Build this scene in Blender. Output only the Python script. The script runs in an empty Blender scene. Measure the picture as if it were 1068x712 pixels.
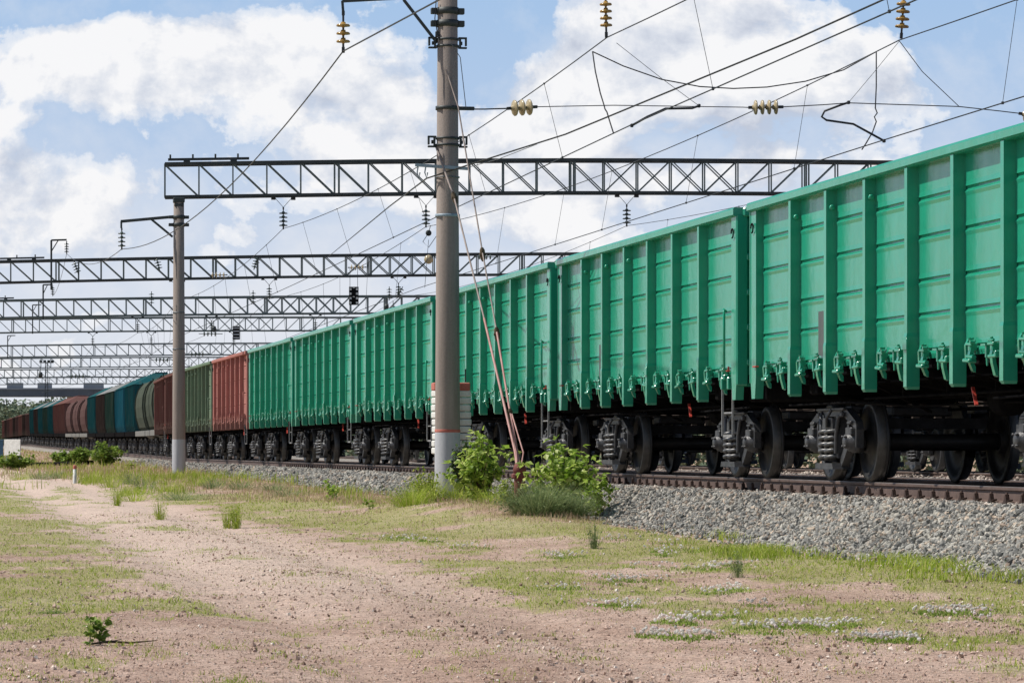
import bpy, math, random
import numpy as np
from mathutils import Vector, Matrix
random.seed(7)
rng = np.random.default_rng(7)
PI = math.pi
scn = bpy.context.scene
col = scn.collection

# ------------------------------------------------------------------ frame of reference
# world X = across the tracks, world Y = along the tracks, camera at the origin
F = 3833.0
TH = math.atan(627.0 / F)
CT, ST = math.cos(TH), math.sin(TH)
def W(px, py, D):
    xc = (px - 534.0) / F * D
    return Vector((xc * CT + D * ST, -xc * ST + D * CT, (468.0 - py) / F * D))
def UV(u, v, z): return Vector((u, v, z))
def dev(v):
    t = max(0.0, v - 140.0); return 2.5 * t * t / (t * t + 2500.0)
def zr(v):
    if v > 430: v = 430
    return -0.39 + max(0.0, v - 150.0) ** 1.5 * 0.0002
GV = [0, 10, 20, 30, 60, 118, 200, 262, 400, 600, 4000]
GZ = [-1.5, -1.42, -1.30, -1.20, -1.06, -0.89, -0.76, -0.56, -0.06, 0.15, 0.15]
def gz0(v): return float(np.interp(v, GV, GZ))

# ------------------------------------------------------------------ numpy noise
_tab = rng.random((256, 256))
def vnoise(x, y, s=0):
    x = np.asarray(x, float) + s * 17.3; y = np.asarray(y, float) + s * 9.7
    ix = np.floor(x).astype(int); iy = np.floor(y).astype(int)
    fx = x - ix; fy = y - iy
    fx = fx * fx * (3 - 2 * fx); fy = fy * fy * (3 - 2 * fy)
    a = _tab[ix & 255, iy & 255]; b = _tab[(ix + 1) & 255, iy & 255]
    c = _tab[ix & 255, (iy + 1) & 255]; d = _tab[(ix + 1) & 255, (iy + 1) & 255]
    return (a * (1 - fx) + b * fx) * (1 - fy) + (c * (1 - fx) + d * fx) * fy
def fbm(x, y, s=0, o=4):
    t = 0; a = .5; n = 0
    for i in range(o):
        t = t + a * vnoise(np.asarray(x) * 2 ** i, np.asarray(y) * 2 ** i, s + i); n += a; a *= .55
    return t / n
def sstep(a, b, x):
    t = np.clip((x - a) / (b - a), 0, 1); return t * t * (3 - 2 * t)

def ndev(v):
    t = np.maximum(0.0, v - 140.0); return 2.5 * t * t / (t * t + 2500.0)
def nzr(v):
    v = np.minimum(v, 430); return -0.39 + np.maximum(0.0, v - 150.0) ** 1.5 * 0.0002
def ground_z(u, v):
    u = np.asarray(u, float); v = np.asarray(v, float)
    z = np.interp(v, GV, GZ)
    z = z + 0.10 * sstep(5.0, 9.0, u) * (v < 300)
    z = z + 0.22 * np.exp(-((u - 8.0) / 1.0) ** 2 - ((v - 53) / 6.5) ** 2)          # mound at the mast
    z = z + 0.06 * (fbm(u * .35, v * .35, 3) - .5) + 0.03 * (fbm(u * 1.7, v * 1.7, 5) - .5)
    z = z - 0.05 * np.exp(-((u - 2.7) / .4) ** 2) - 0.05 * np.exp(-((u - 4.4) / .4) ** 2)
    far = sstep(26.0, 30.0, u)
    z = z * (1 - far) + (nzr(v) - .7) * far
    z = z - 1.0 * sstep(9.9, 10.6, u - ndev(v)) * (1 - sstep(25.2, 26.5, u - ndev(v)))
    return z
def bed_z(u, v):
    """top of the ballast"""
    r = u - ndev(v)
    z = nzr(v) - .20 + 0 * u
    for c in (12.0, 16.5, 22.8):
        pass
    z = z - .16 * np.exp(-((r - 14.2) / .45) ** 2) - .2 * np.exp(-((r - 19.7) / 1.4) ** 2)
    z = z - .035 * np.exp(-((r - 12.0) / .55) ** 2)
    z = z - np.maximum(0, 10.25 - r) * .62 - np.maximum(0, r - 24.8) * .62
    return z + .02 * (fbm(u * 1.1, v * 1.1, 8) - .5)
def veg(u, v):
    """0..1 cover of short green plants"""
    n = fbm(u * .9, v * .32, 11); n2 = fbm(u * 2.6, v * 1.1, 21)
    b = .85 * (1 - sstep(1.7, 3.0, u)) * sstep(25, 30, v)
    b = b + .30 * (1 - sstep(1.0, 2.5, u)) * (v < 27)
    b = b + .76 * sstep(4.1, 5.4, u) * (1 - sstep(8.4, 9.5, u)) * sstep(20, 30, v) * (1 - sstep(75, 100, v))
    b = b + .25 * sstep(4.6, 5.6, u) * (v < 27)
    b = b + .30 * np.exp(-((u - 3.55) / .35) ** 2) * sstep(30, 40, v)
    b = b + .8 * np.exp(-((u - 8.7) / .6) ** 2) * (1 - sstep(33, 44, v))
    b = b + .45 * (v > 90) * (1 - sstep(1, 3, u)) + .12
    n0 = fbm(u * .45, v * .22, 17)
    return np.clip((n0 * .9 + n * .9 + n2 * 1.5 + b * .75 - 2.02) * 3.6, 0, 1)
def dry(u, v):
    n = fbm(u * 1.1, v * .4, 31)
    b = .7 * np.exp(-((u - 8.4) / .9) ** 2) * sstep(42, 50, v) + .45 * sstep(4.6, 6.5, u) * sstep(60, 75, v)
    b = b + .35 * sstep(110, 140, v) + .1 * sstep(5, 6, u)
    return np.clip((n + b - .80) * 3, 0, 1)

# ------------------------------------------------------------------ materials
def newmat(name):
    m = bpy.data.materials.new(name); m.use_nodes = True
    nt = m.node_tree
    for n in list(nt.nodes): nt.nodes.remove(n)
    return m, nt
def N(nt, t, **k):
    n = nt.nodes.new(t)
    for a, b in k.items():
        if a.startswith('i_'): n.inputs[a[2:].replace('_', ' ')].default_value = b
        else: setattr(n, a, b)
    return n
def L(nt, a, b): nt.links.new(a, b)
def ramp(nt, fac, stops, interp='LINEAR'):
    r = nt.nodes.new('ShaderNodeValToRGB'); cr = r.color_ramp; cr.interpolation = interp
    while len(cr.elements) < len(stops): cr.elements.new(.5)
    for e, (p, c) in zip(cr.elements, stops):
        e.position = p; e.color = (*c, 1) if len(c) == 3 else c
    L(nt, fac, r.inputs['Fac']); return r.outputs['Color']
def noise(nt, vec, scale, detail=4, rough=.55, dist=0):
    n = N(nt, 'ShaderNodeTexNoise'); n.inputs['Scale'].default_value = scale
    n.inputs['Detail'].default_value = detail; n.inputs['Roughness'].default_value = rough
    n.inputs['Distortion'].default_value = dist
    if vec is not None: L(nt, vec, n.inputs['Vector'])
    return n.outputs['Fac']
def mixc(nt, fac, a, b, mode='MIX'):
    m = nt.nodes.new('ShaderNodeMix'); m.data_type = 'RGBA'; m.blend_type = mode
    for s, v in ((m.inputs[0], fac), (m.inputs[6], a), (m.inputs[7], b)):
        if hasattr(v, 'is_output'): L(nt, v, s)
        else: s.default_value = v if isinstance(v, (int, float)) else ((*v, 1) if len(v) == 3 else v)
    return m.outputs[2]
def mth(nt, op, a, b=None, c=None, clamp=False):
    m = nt.nodes.new('ShaderNodeMath'); m.operation = op; m.use_clamp = clamp
    for s, v in zip(m.inputs, (a, b, c)):
        if v is None: continue
        if hasattr(v, 'is_output'): L(nt, v, s)
        else: s.default_value = v
    return m.outputs[0]
def mapping(nt, vec, scale):
    m = N(nt, 'ShaderNodeMapping'); m.inputs['Scale'].default_value = scale
    L(nt, vec, m.inputs['Vector']); return m.outputs['Vector']
def finish(nt, color, rough=.6, metal=0., bump=None, bstr=.3, bdist=.02, spec=.5, coat=0):
    p = N(nt, 'ShaderNodeBsdfPrincipled'); o = N(nt, 'ShaderNodeOutputMaterial')
    for k, v in (('Base Color', color), ('Roughness', rough), ('Metallic', metal)):
        if hasattr(v, 'is_output'): L(nt, v, p.inputs[k])
        else: p.inputs[k].default_value = (*v, 1) if isinstance(v, tuple) else v
    p.inputs['Specular IOR Level'].default_value = spec
    if coat: p.inputs['Coat Weight'].default_value = coat; p.inputs['Coat Roughness'].default_value = .25
    if bump is not None:
        b = N(nt, 'ShaderNodeBump'); b.inputs['Strength'].default_value = bstr; b.inputs['Distance'].default_value = bdist
        L(nt, bump, b.inputs['Height']); L(nt, b.outputs[0], p.inputs['Normal'])
    L(nt, p.outputs[0], o.inputs[0]); return p

def paint(name, base, dirt=.25, rust=.0, rough=.38, dirtcol=(.16, .14, .11)):
    m, nt = newmat(name)
    tc = N(nt, 'ShaderNodeTexCoord'); ob = tc.outputs['Object']
    oi = N(nt, 'ShaderNodeObjectInfo')
    wp = N(nt, 'ShaderNodeNewGeometry').outputs['Position']
    n1 = noise(nt, wp, .55, 6, .6); n2 = noise(nt, mapping(nt, wp, (7, 5, .7)), 1.0, 5, .65)
    dark = tuple(c * .72 for c in base); lite = tuple(min(1, c * 1.2 + .008) for c in base)
    c = mixc(nt, n1, dark, lite)
    dm = mth(nt, 'MULTIPLY', ramp(nt, n2, [(.42, (0, 0, 0)), (.75, (1, 1, 1))]), dirt)
    c = mixc(nt, dm, c, dirtcol)
    # grime low on the wagon
    sx = N(nt, 'ShaderNodeSeparateXYZ'); g = N(nt, 'ShaderNodeNewGeometry')
    L(nt, ob, sx.inputs[0])
    low = mth(nt, 'MULTIPLY', ramp(nt, mth(nt, 'MULTIPLY', sx.outputs[2], .3), [(.33, (1, 1, 1)), (.52, (0, 0, 0))]), dirt * .8)
    c = mixc(nt, low, c, dirtcol)
    if rust:
        n3 = noise(nt, ob, 6, 8, .75)
        rm = mth(nt, 'MULTIPLY', ramp(nt, n3, [(.55, (0, 0, 0)), (.66, (1, 1, 1))]), rust)
        c = mixc(nt, rm, c, (.13, .05, .03))
    rgh = mth(nt, 'ADD', mth(nt, 'MULTIPLY', n2, .26), rough - .10)
    b = noise(nt, mapping(nt, wp, (1, 2.2, 2.6)), 1.0, 3, .5)
    b2 = noise(nt, ob, 40, 3, .6)
    bb = mth(nt, 'ADD', b, mth(nt, 'MULTIPLY', b2, .004))
    finish(nt, c, rgh, 0, bb, .30, .05, .5 if rough < .3 else 0.)
    return m

def simple(name, a, b, scale=5, rough=.7, metal=0, bstr=.2, bdist=.01, spec=.4, bscale=None, vec='Object'):
    m, nt = newmat(name)
    tc = N(nt, 'ShaderNodeTexCoord'); ob = tc.outputs[vec]
    n1 = noise(nt, ob, scale, 6, .65)
    c = ramp(nt, n1, [(.3, a), (.7, b)])
    n2 = noise(nt, ob, bscale or scale * 6, 4, .6)
    finish(nt, c, rough, metal, n2, bstr, bdist, spec); return m

M = {}
M['green'] = paint('green_wagon_paint', (.012, .305, .182), .08, 0, .20)
M['red'] = paint('faded_red_wagon_paint', (.40, .175, .155), .35, .3, .55)
M['palegreen'] = paint('faded_green_wagon_paint', (.15, .215, .15), .4, .35, .55)
M['brown'] = paint('brown_wagon_paint', (.15, .072, .066), .4, .3, .6)
M['greyolive'] = paint('grey_olive_wagon_paint', (.062, .078, .062), .3, .1, .6)
M['teal'] = paint('teal_wagon_paint', (.010, .085, .098), .25, .1, .5)
M['blue'] = paint('blue_wagon_paint', (.02, .14, .19), .2, .1, .5)
M['darkgreen'] = paint('dark_green_wagon_paint', (.02, .060, .05), .35, .2, .6)
M['darkbrown'] = paint('dark_brown_wagon_paint', (.04, .028, .027), .4, .2, .6)
M['mauve'] = paint('mauve_brown_wagon_paint', (.085, .048, .048), .35, .2, .6)
M['palegrey'] = paint('pale_roof_paint', (.22, .23, .23), .4, .1, .6)
M['black'] = simple('grimy_black_steel', (.007, .007, .008), (.018, .017, .017), 4, .8, 0, .4, .01, 0.)
M['frame'] = simple('worn_bogie_steel', (.030, .031, .034), (.085, .085, .09), 5, .45, .2, .6)
M['wheel'] = simple('wheel_steel', (.009, .009, .009), (.026, .024, .024), 6, .5, .2, .3)
M['tread'] = simple('polished_tread', (.05, .048, .046), (.11, .105, .10), 6, .45, .5, .1)
M['coil'] = simple('spring_steel', (.06, .06, .062), (.15, .15, .15), 8, .42, .4, .2)
M['bright'] = simple('bare_bright_steel', (.22, .22, .22), (.38, .38, .37), 9, .45, .4, .2)
M['redp'] = simple('red_touch_paint', (.35, .03, .02), (.5, .06, .04), 9, .5)
M['gray_stencil'] = simple('grey_stencil_panel', (.060, .075, .072), (.095, .10, .095), 5, .5)
M['rail'] = simple('rusty_rail', (.075, .050, .042), (.15, .10, .082), 5, .7, 0, .3)
M['railhead'] = simple('polished_railhead', (.16, .135, .12), (.30, .27, .25), 3, .4, .5, .1)
M['sleeper'] = simple('concrete_sleeper', (.13, .12, .105), (.24, .22, .19), 6, .9, 0, .5)
M['clip'] = simple('rusty_clip', (.025, .014, .010), (.06, .032, .024), 8, .8)
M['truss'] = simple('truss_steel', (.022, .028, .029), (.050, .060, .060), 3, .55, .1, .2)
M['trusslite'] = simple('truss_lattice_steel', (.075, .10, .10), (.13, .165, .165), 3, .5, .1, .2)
M['trusshaze'] = simple('hazed_truss_steel', (.15, .185, .195), (.22, .26, .27), 3, .6, 0, .2)  # steel paled and blued, atmospheric haze put into its colour
M['wire'] = simple('wire_metal', (.02, .022, .024), (.05, .052, .055), 3, .5, .3)
M['wirelite'] = simple('steel_cable', (.10, .11, .12), (.17, .18, .19), 3, .5, .3)
M['insul_y'] = simple('amber_glass_insulator', (.30, .17, .04), (.48, .30, .09), 12, .18, 0, .05)
M['insul_c'] = simple('cream_insulator', (.34, .27, .15), (.52, .43, .27), 12, .2, 0, .05)
M['insul_g'] = simple('dark_glass_insulator', (.04, .06, .055), (.09, .12, .10), 12, .2, 0, .05)
M['guy'] = simple('faded_red_guy_rod', (.34, .16, .14), (.52, .30, .27), 4, .6)
M['guytop'] = simple('bare_guy_rod', (.20, .16, .14), (.33, .27, .24), 4, .6)
M['anchor'] = simple('dark_red_anchor', (.10, .025, .02), (.2, .06, .05), 9, .8)
M['white'] = simple('white_painted_concrete', (.50, .50, .47), (.74, .74, .71), 7, .8, 0, .3)
M['redtop'] = simple('red_painted_concrete', (.38, .10, .075), (.5, .17, .13), 7, .8)
M['bluegrey'] = simple('blue_grey_strap', (.20, .27, .33), (.30, .37, .43), 7, .5)
M['bridge'] = simple('hazed_bridge_steel', (.07, .09, .12), (.10, .125, .16), .3, .7)  # bridge colour lightened to carry the distance haze
M['parapet'] = simple('bridge_parapet', (.20, .235, .28), (.26, .30, .35), .2, .8)
M['pier'] = simple('concrete_pier', (.34, .34, .34), (.46, .46, .46), .5, .9)
M['twig'] = simple('twig', (.05, .035, .02), (.12, .09, .05), 9, .9)
M['stem'] = simple('green_stem', (.06, .10, .03), (.12, .17, .06), 9, .8)
M['bluep'] = simple('blue_post_paint', (.05, .13, .22), (.08, .18, .28), 7, .6)

def concrete(name, a, b):
    m, nt = newmat(name)
    tc = N(nt, 'ShaderNodeTexCoord'); ob = tc.outputs['Object']
    n1 = noise(nt, mapping(nt, ob, (3, 3, .25)), 1.5, 7, .7)
    n2 = noise(nt, ob, 30, 6, .7)
    c = ramp(nt, mth(nt, 'ADD', mth(nt, 'MULTIPLY', n1, .7), mth(nt, 'MULTIPLY', n2, .3)), [(.32, a), (.68, b)])
    finish(nt, c, .9, 0, n2, .5, .01, .25); return m
M['concrete'] = concrete('aged_brown_concrete', (.20, .165, .145), (.345, .295, .262))
M['concretepaint'] = concrete('pale_grey_painted_concrete', (.33, .345, .37), (.52, .53, .55))

def island(name, stops, rough=.85, trans=0., spec=.2):
    """colour that varies from leaf to leaf / stone to stone"""
    m, nt = newmat(name)
    g = N(nt, 'ShaderNodeNewGeometry')
    tc = N(nt, 'ShaderNodeTexCoord')
    c = ramp(nt, g.outputs['Random Per Island'], stops)
    n = noise(nt, tc.outputs['Object'], .7, 3)
    c = mixc(nt, 1.0, c, ramp(nt, n, [(.3, (.78, .78, .78)), (.7, (1.12, 1.12, 1.12))]), 'MULTIPLY')
    p = N(nt, 'ShaderNodeBsdfPrincipled'); o = N(nt, 'ShaderNodeOutputMaterial')
    L(nt, c, p.inputs['Base Color']); p.inputs['Roughness'].default_value = rough
    p.inputs['Specular IOR Level'].default_value = spec
    if trans:
        t = N(nt, 'ShaderNodeBsdfTranslucent'); L(nt, c, t.inputs[0])
        mx = N(nt, 'ShaderNodeMixShader'); mx.inputs[0].default_value = trans
        L(nt, p.outputs[0], mx.inputs[1]); L(nt, t.outputs[0], mx.inputs[2]); L(nt, mx.outputs[0], o.inputs[0])
    else: L(nt, p.outputs[0], o.inputs[0])
    return m
M['stone'] = island('crushed_stone', [(0, (.12, .12, .115)), (.3, (.24, .235, .22)), (.62, (.36, .345, .31)), (.82, (.48, .45, .39)), (.92, (.30, .23, .18)), (1, (.52, .43, .34))])
M['stonebrown'] = island('brown_crushed_stone', [(0, (.18, .145, .125)), (.35, (.36, .30, .26)), (.7, (.52, .44, .38)), (1, (.66, .58, .50))])
M['pebble'] = island('dirt_pebble', [(0, (.22, .15, .11)), (.12, (.42, .29, .23)), (.6, (.56, .41, .33)), (.9, (.68, .55, .46)), (1, (.78, .72, .64))])
M['grass'] = island('short_green_grass', [(0, (.17, .25, .02)), (.4, (.32, .43, .05)), (.75, (.46, .54, .09)), (.9, (.56, .56, .17)), (1, (.62, .54, .28))], .7, .4)
M['lush'] = island('lush_green_weeds', [(0, (.06, .13, .02)), (.5, (.14, .24, .04)), (1, (.28, .37, .09))], .6, .3)
M['straw'] = island('dry_straw_grass', [(0, (.38, .25, .16)), (.4, (.55, .39, .27)), (.75, (.66, .53, .36)), (1, (.38, .42, .16))], .8, .25)
M['leaf'] = island('maple_leaf', [(0, (.12, .22, .02)), (.3, (.28, .42, .05)), (.7, (.46, .60, .12)), (1, (.66, .72, .26))], .5, .5, .4)
M['shadeleaf'] = island('shaded_leaf', [(0, (.025, .055, .014)), (.5, (.05, .10, .025)), (1, (.09, .15, .04))], .6, .3, .3)  # darkened maple leaf, shade inside the bush put into its colour
M['sage'] = island('grey_green_wormwood', [(0, (.12, .17, .07)), (.5, (.22, .29, .12)), (1, (.34, .38, .18))], .7, .35)
M['clover'] = island('clover_leaf', [(0, (.12, .22, .03)), (.5, (.24, .36, .06)), (1, (.38, .48, .12))], .6, .35)
M['petal'] = island('clover_flower', [(0, (.72, .70, .62)), (.6, (.88, .86, .82)), (1, (.84, .74, .74))], .7, .45)
M['hazeleaf'] = island('hazed_foliage', [(0, (.09, .13, .09)), (.5, (.14, .185, .12)), (1, (.22, .25, .16))], .8, .1)  # foliage colour paled to include distance haze

# ground
m, nt = newmat('dirt_ground'); M['ground'] = m
geo = N(nt, 'ShaderNodeNewGeometry'); pos = geo.outputs['Position']
at = N(nt, 'ShaderNodeAttribute'); at.attribute_name = 'cover'
sp = N(nt, 'ShaderNodeSeparateColor'); L(nt, at.outputs['Color'], sp.inputs[0])
n1 = noise(nt, mapping(nt, pos, (1, .45, 1)), .8, 6, .6); n2 = noise(nt, pos, 14, 6, .7); n3 = noise(nt, mapping(nt, pos, (1, .6, 1)), 3.5, 5, .65)
dirt = ramp(nt, mth(nt, 'ADD', mth(nt, 'MULTIPLY', n1, .6), mth(nt, 'MULTIPLY', n3, .4)),
            [(.33, (.35, .235, .185)), (.5, (.51, .37, .30)), (.68, (.63, .485, .41))])
dirt = mixc(nt, mth(nt, 'MULTIPLY', sp.outputs[2], .8), dirt, (.67, .54, .46))
dirt = mixc(nt, .55, dirt, ramp(nt, n2, [(.32, (.18, .15, .13)), (.48, (1, 1, 1)), (.7, (1.5, 1.45, 1.4))]), 'MULTIPLY')
gm = ramp(nt, mth(nt, 'ADD', sp.outputs[0], mth(nt, 'MULTIPLY', mth(nt, 'SUBTRACT', n3, .5), .9)), [(.32, (0, 0, 0)), (.85, (1, 1, 1))])
gcol = ramp(nt, n2, [(.3, (.19, .23, .045)), (.7, (.36, .40, .10))])
c = mixc(nt, mth(nt, 'MULTIPLY', gm, .55), dirt, gcol)
dm = ramp(nt, mth(nt, 'ADD', sp.outputs[1], mth(nt, 'MULTIPLY', mth(nt, 'SUBTRACT', n3, .5), .6)), [(.3, (0, 0, 0)), (.9, (1, 1, 1))])
c = mixc(nt, mth(nt, 'MULTIPLY', dm, .7), c, (.40, .285, .19))
n4 = noise(nt, pos, 55, 4, .7)
c = mixc(nt, .8, c, ramp(nt, n4, [(.35, (.45, .40, .37)), (.5, (1, 1, 1)), (.68, (1.45, 1.4, 1.35))]), 'MULTIPLY')
finish(nt, c, .95, 0, mth(nt, 'ADD', n2, mth(nt, 'MULTIPLY', n4, .5)), .9, .04, .1)
# ballast base
m, nt = newmat('ballast_bed'); M['ballast'] = m
geo = N(nt, 'ShaderNodeNewGeometry'); pos = geo.outputs['Position']
vo = N(nt, 'ShaderNodeTexVoronoi'); vo.inputs['Scale'].default_value = 17; L(nt, pos, vo.inputs['Vector'])
vc = N(nt, 'ShaderNodeSeparateColor'); L(nt, vo.outputs['Color'], vc.inputs[0])
c = ramp(nt, vc.outputs[0], [(0, (.14, .135, .125)), (.5, (.28, .265, .24)), (1, (.46, .43, .39))])
n1 = noise(nt, pos, .5, 4)
c = mixc(nt, ramp(nt, n1, [(.4, (0, 0, 0)), (.7, (.6, .6, .6))]), c, (.38, .31, .26))
inv = mth(nt, 'SUBTRACT', 1.0, vo.outputs['Distance'])
finish(nt, c, .95, 0, inv, 1.0, .05, .15)

# ------------------------------------------------------------------ mesh helpers
class MB:
    def __init__(s): s.v = []; s.f = []; s.sm = []
    def add(s, vs, fs, smooth=False):
        o = len(s.v); s.v += [tuple(p) for p in vs]
        s.f += [tuple(i + o for i in f) for f in fs]; s.sm += [smooth] * len(fs); return s
    def box(s, c, d, b=0.0, rot=None):
        cx, cy, cz = c; x, y, z = d[0] / 2, d[1] / 2, d[2] / 2
        if b <= 0:
            vs = [Vector((i * x, j * y, k * z)) for k in (-1, 1) for j in (-1, 1) for i in (-1, 1)]
            fs = [(0, 2, 3, 1), (4, 5, 7, 6), (0, 1, 5, 4), (2, 6, 7, 3), (0, 4, 6, 2), (1, 3, 7, 5)]
        else:
            b = min(b, x * .9, y * .9, z * .9)
            ids = {}; vs = []
            for i in (-1, 1):
                for j in (-1, 1):
                    for k in (-1, 1):
                        for ax in range(3):
                            p = [i * (x - b), j * (y - b), k * (z - b)]; p[ax] = (i * x, j * y, k * z)[ax]
                            ids[(i, j, k, ax)] = len(vs); vs.append(Vector(p))
            fs = []
            for ax in range(3):
                for sg in (-1, 1):
                    o = [a for a in range(3) if a != ax]; q = []
                    for a, bb in ((-1, -1), (1, -1), (1, 1), (-1, 1)):
                        k = [0, 0, 0]; k[ax] = sg; k[o[0]] = a; k[o[1]] = bb; q.append(ids[(*k, ax)])
                    fs.append(tuple(q))
            for ax in range(3):                                   # edges along ax
                o = [a for a in range(3) if a != ax]
                for a in (-1, 1):
                    for bb in (-1, 1):
                        q = []
                        for sg, fa in ((-1, o[0]), (1, o[0]), (1, o[1]), (-1, o[1])):
                            k = [0, 0, 0]; k[ax] = sg; k[o[0]] = a; k[o[1]] = bb; q.append(ids[(*k, fa)])
                        fs.append(tuple(q))
            for i in (-1, 1):
                for j in (-1, 1):
                    for k in (-1, 1): fs.append(tuple(ids[(i, j, k, a)] for a in range(3)))
        if rot is not None: vs = [rot @ p for p in vs]
        return s.add([(p.x + cx, p.y + cy, p.z + cz) for p in vs], fs)
    def bar(s, a, b, w, h=None, up=(0, 0, 1)):
        a = Vector(a); b = Vector(b); h = h or w; d = (b - a); ln = d.length
        if ln < 1e-6: return s
        d.normalize(); up = Vector(up)
        if abs(d.dot(up)) > .98: up = Vector((0, 1, 0)) if abs(d.y) < .9 else Vector((1, 0, 0))
        r = d.cross(up).normalized(); u = r.cross(d)
        vs = []
        for p in (a, b):
            for i, j in ((-1, -1), (1, -1), (1, 1), (-1, 1)): vs.append(p + r * i * w / 2 + u * j * h / 2)
        return s.add(vs, [(0, 1, 2, 3), (7, 6, 5, 4), (0, 4, 5, 1), (1, 5, 6, 2), (2, 6, 7, 3), (3, 7, 4, 0)])
    def tube(s, pts, r, n=6, caps=True):
        pts = [Vector(p) for p in pts]; k = len(pts)
        rr = r if isinstance(r, (list, tuple)) else [r] * k
        vs = []; prev = None
        for i, p in enumerate(pts):
            d = (pts[min(i + 1, k - 1)] - pts[max(i - 1, 0)]).normalized()
            if prev is None:
                up = Vector((0, 0, 1)) if abs(d.z) < .95 else Vector((0, 1, 0)); r1 = d.cross(up).normalized()
            else: r1 = (prev - d * prev.dot(d)).normalized()
            prev = r1; r2 = d.cross(r1)
            for j in range(n):
                a = 2 * PI * j / n; vs.append(p + (r1 * math.cos(a) + r2 * math.sin(a)) * rr[i])
        fs = [(i * n + j, i * n + (j + 1) % n, (i + 1) * n + (j + 1) % n, (i + 1) * n + j) for i in range(k - 1) for j in range(n)]
        s.add(vs, fs, True)
        if caps:
            s.add([vs[j] for j in range(n)], [tuple(range(n))[::-1]]); s.add([vs[(k - 1) * n + j] for j in range(n)], [tuple(range(n))])
        return s
    def lathe(s, prof, n=24, o=(0, 0, 0), axis='z', smooth=True):
        vs = []
        for r, h in prof:
            for j in range(n):
                a = 2 * PI * j / n; c, d = r * math.cos(a), r * math.sin(a)
                p = {'z': (c, d, h), 'x': (h, c, d), 'y': (d, h, c)}[axis]
                vs.append((p[0] + o[0], p[1] + o[1], p[2] + o[2]))
        k = len(prof)
        fs = [(i * n + j, i * n + (j + 1) % n, (i + 1) * n + (j + 1) % n, (i + 1) * n + j) for i in range(k - 1) for j in range(n)]
        return s.add(vs, fs, smooth)
    def prism(s, poly, a0, a1, axis='x'):
        """poly of 2-D points: axis x -> (y,z), y -> (x,z), z -> (x,y)"""
        n = len(poly)
        def P(p, a): return {'x': (a, p[0], p[1]), 'y': (p[0], a, p[1]), 'z': (p[0], p[1], a)}[axis]
        vs = [P(p, a0) for p in poly] + [P(p, a1) for p in poly]
        fs = [tuple(range(n))[::-1], tuple(range(n, 2 * n))] + [(i, (i + 1) % n, (i + 1) % n + n, i + n) for i in range(n)]
        return s.add(vs, fs)
    def mesh(s, name, mat):
        me = bpy.data.meshes.new(name); me.from_pydata(s.v, [], s.f); me.update()
        import bmesh
        bm = bmesh.new(); bm.from_mesh(me); bmesh.ops.recalc_face_normals(bm, faces=bm.faces); bm.to_mesh(me); bm.free()
        me.polygons.foreach_set('use_smooth', s.sm); me.materials.append(mat); return me
    def build(s, name, mat, parent=None, loc=None):
        return obj(name, s.mesh(name, mat), parent, loc)
def obj(name, me, parent=None, loc=None):
    o = bpy.data.objects.new(name, me); col.objects.link(o)
    if parent: o.parent = parent
    if loc is not None: o.location = loc
    return o
def tag(o, label=None, cat=None, group=None, kind=None):
    for k, v in (('label', label), ('category', cat), ('group', group), ('kind', kind)):
        if v: o[k] = v
    return o
def empty(name, loc, label=None, cat=None, group=None, rz=0):
    o = bpy.data.objects.new(name, None); o.empty_display_size = .3; col.objects.link(o)
    o.location = loc; o.rotation_euler = (0, 0, rz); return tag(o, label, cat, group)
CH = {}
def kids(o): return [c for c in o.children]
def copy_tree(o, parent=None):
    c = o.copy(); col.objects.link(c)
    if parent: c.parent = parent
    if c.name.startswith('hatch_lock'): c.rotation_euler.x += random.gauss(0, .045); c.scale.z = random.uniform(.985, 1.01); c.location.y += random.gauss(0, .02)
    for ch in kids(o): copy_tree(ch, c)
    return c
def repaint(o, old, new):
    if o.type == 'MESH' and o.data.materials and o.data.materials[0] == old:
        o.material_slots[0].link = 'OBJECT'; o.material_slots[0].material = new
    for c in kids(o): repaint(c, old, new)
def npmesh(name, V, T, mat, smooth=False):
    me = bpy.data.meshes.new(name)
    V = np.asarray(V, np.float32).reshape(-1, 3); T = np.asarray(T, np.int32); k = T.shape[1]
    me.vertices.add(len(V)); me.vertices.foreach_set('co', V.ravel())
    me.loops.add(T.size); me.loops.foreach_set('vertex_index', T.ravel())
    me.polygons.add(len(T)); me.polygons.foreach_set('loop_start', np.arange(0, T.size, k, dtype=np.int32))
    me.polygons.foreach_set('loop_total', np.full(len(T), k, np.int32))
    me.polygons.foreach_set('use_smooth', np.full(len(T), smooth))
    me.update(calc_edges=True); me.validate(); me.materials.append(mat); return me

# ------------------------------------------------------------------ stones, blades
g = (1 + 5 ** .5) / 2
ICO = np.array([(-1, g, 0), (1, g, 0), (-1, -g, 0), (1, -g, 0), (0, -1, g), (0, 1, g), (0, -1, -g), (0, 1, -g), (g, 0, -1), (g, 0, 1), (-g, 0, -1), (-g, 0, 1)], float) / math.sqrt(1 + g * g)
ICF = np.array([(0, 11, 5), (0, 5, 1), (0, 1, 7), (0, 7, 10), (0, 10, 11), (1, 5, 9), (5, 11, 4), (11, 10, 2), (10, 7, 6), (7, 1, 8), (3, 9, 4), (3, 4, 2), (3, 2, 6), (3, 6, 8), (3, 8, 9), (4, 9, 5), (2, 4, 11), (6, 2, 10), (8, 6, 7), (9, 8, 1)])
OCT = np.array([(1, 0, 0), (-1, 0, 0), (0, 1, 0), (0, -1, 0), (0, 0, 1), (0, 0, -1)], float)
OCF = np.array([(0, 2, 4), (2, 1, 4), (1, 3, 4), (3, 0, 4), (2, 0, 5), (1, 2, 5), (3, 1, 5), (0, 3, 5)])
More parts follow.
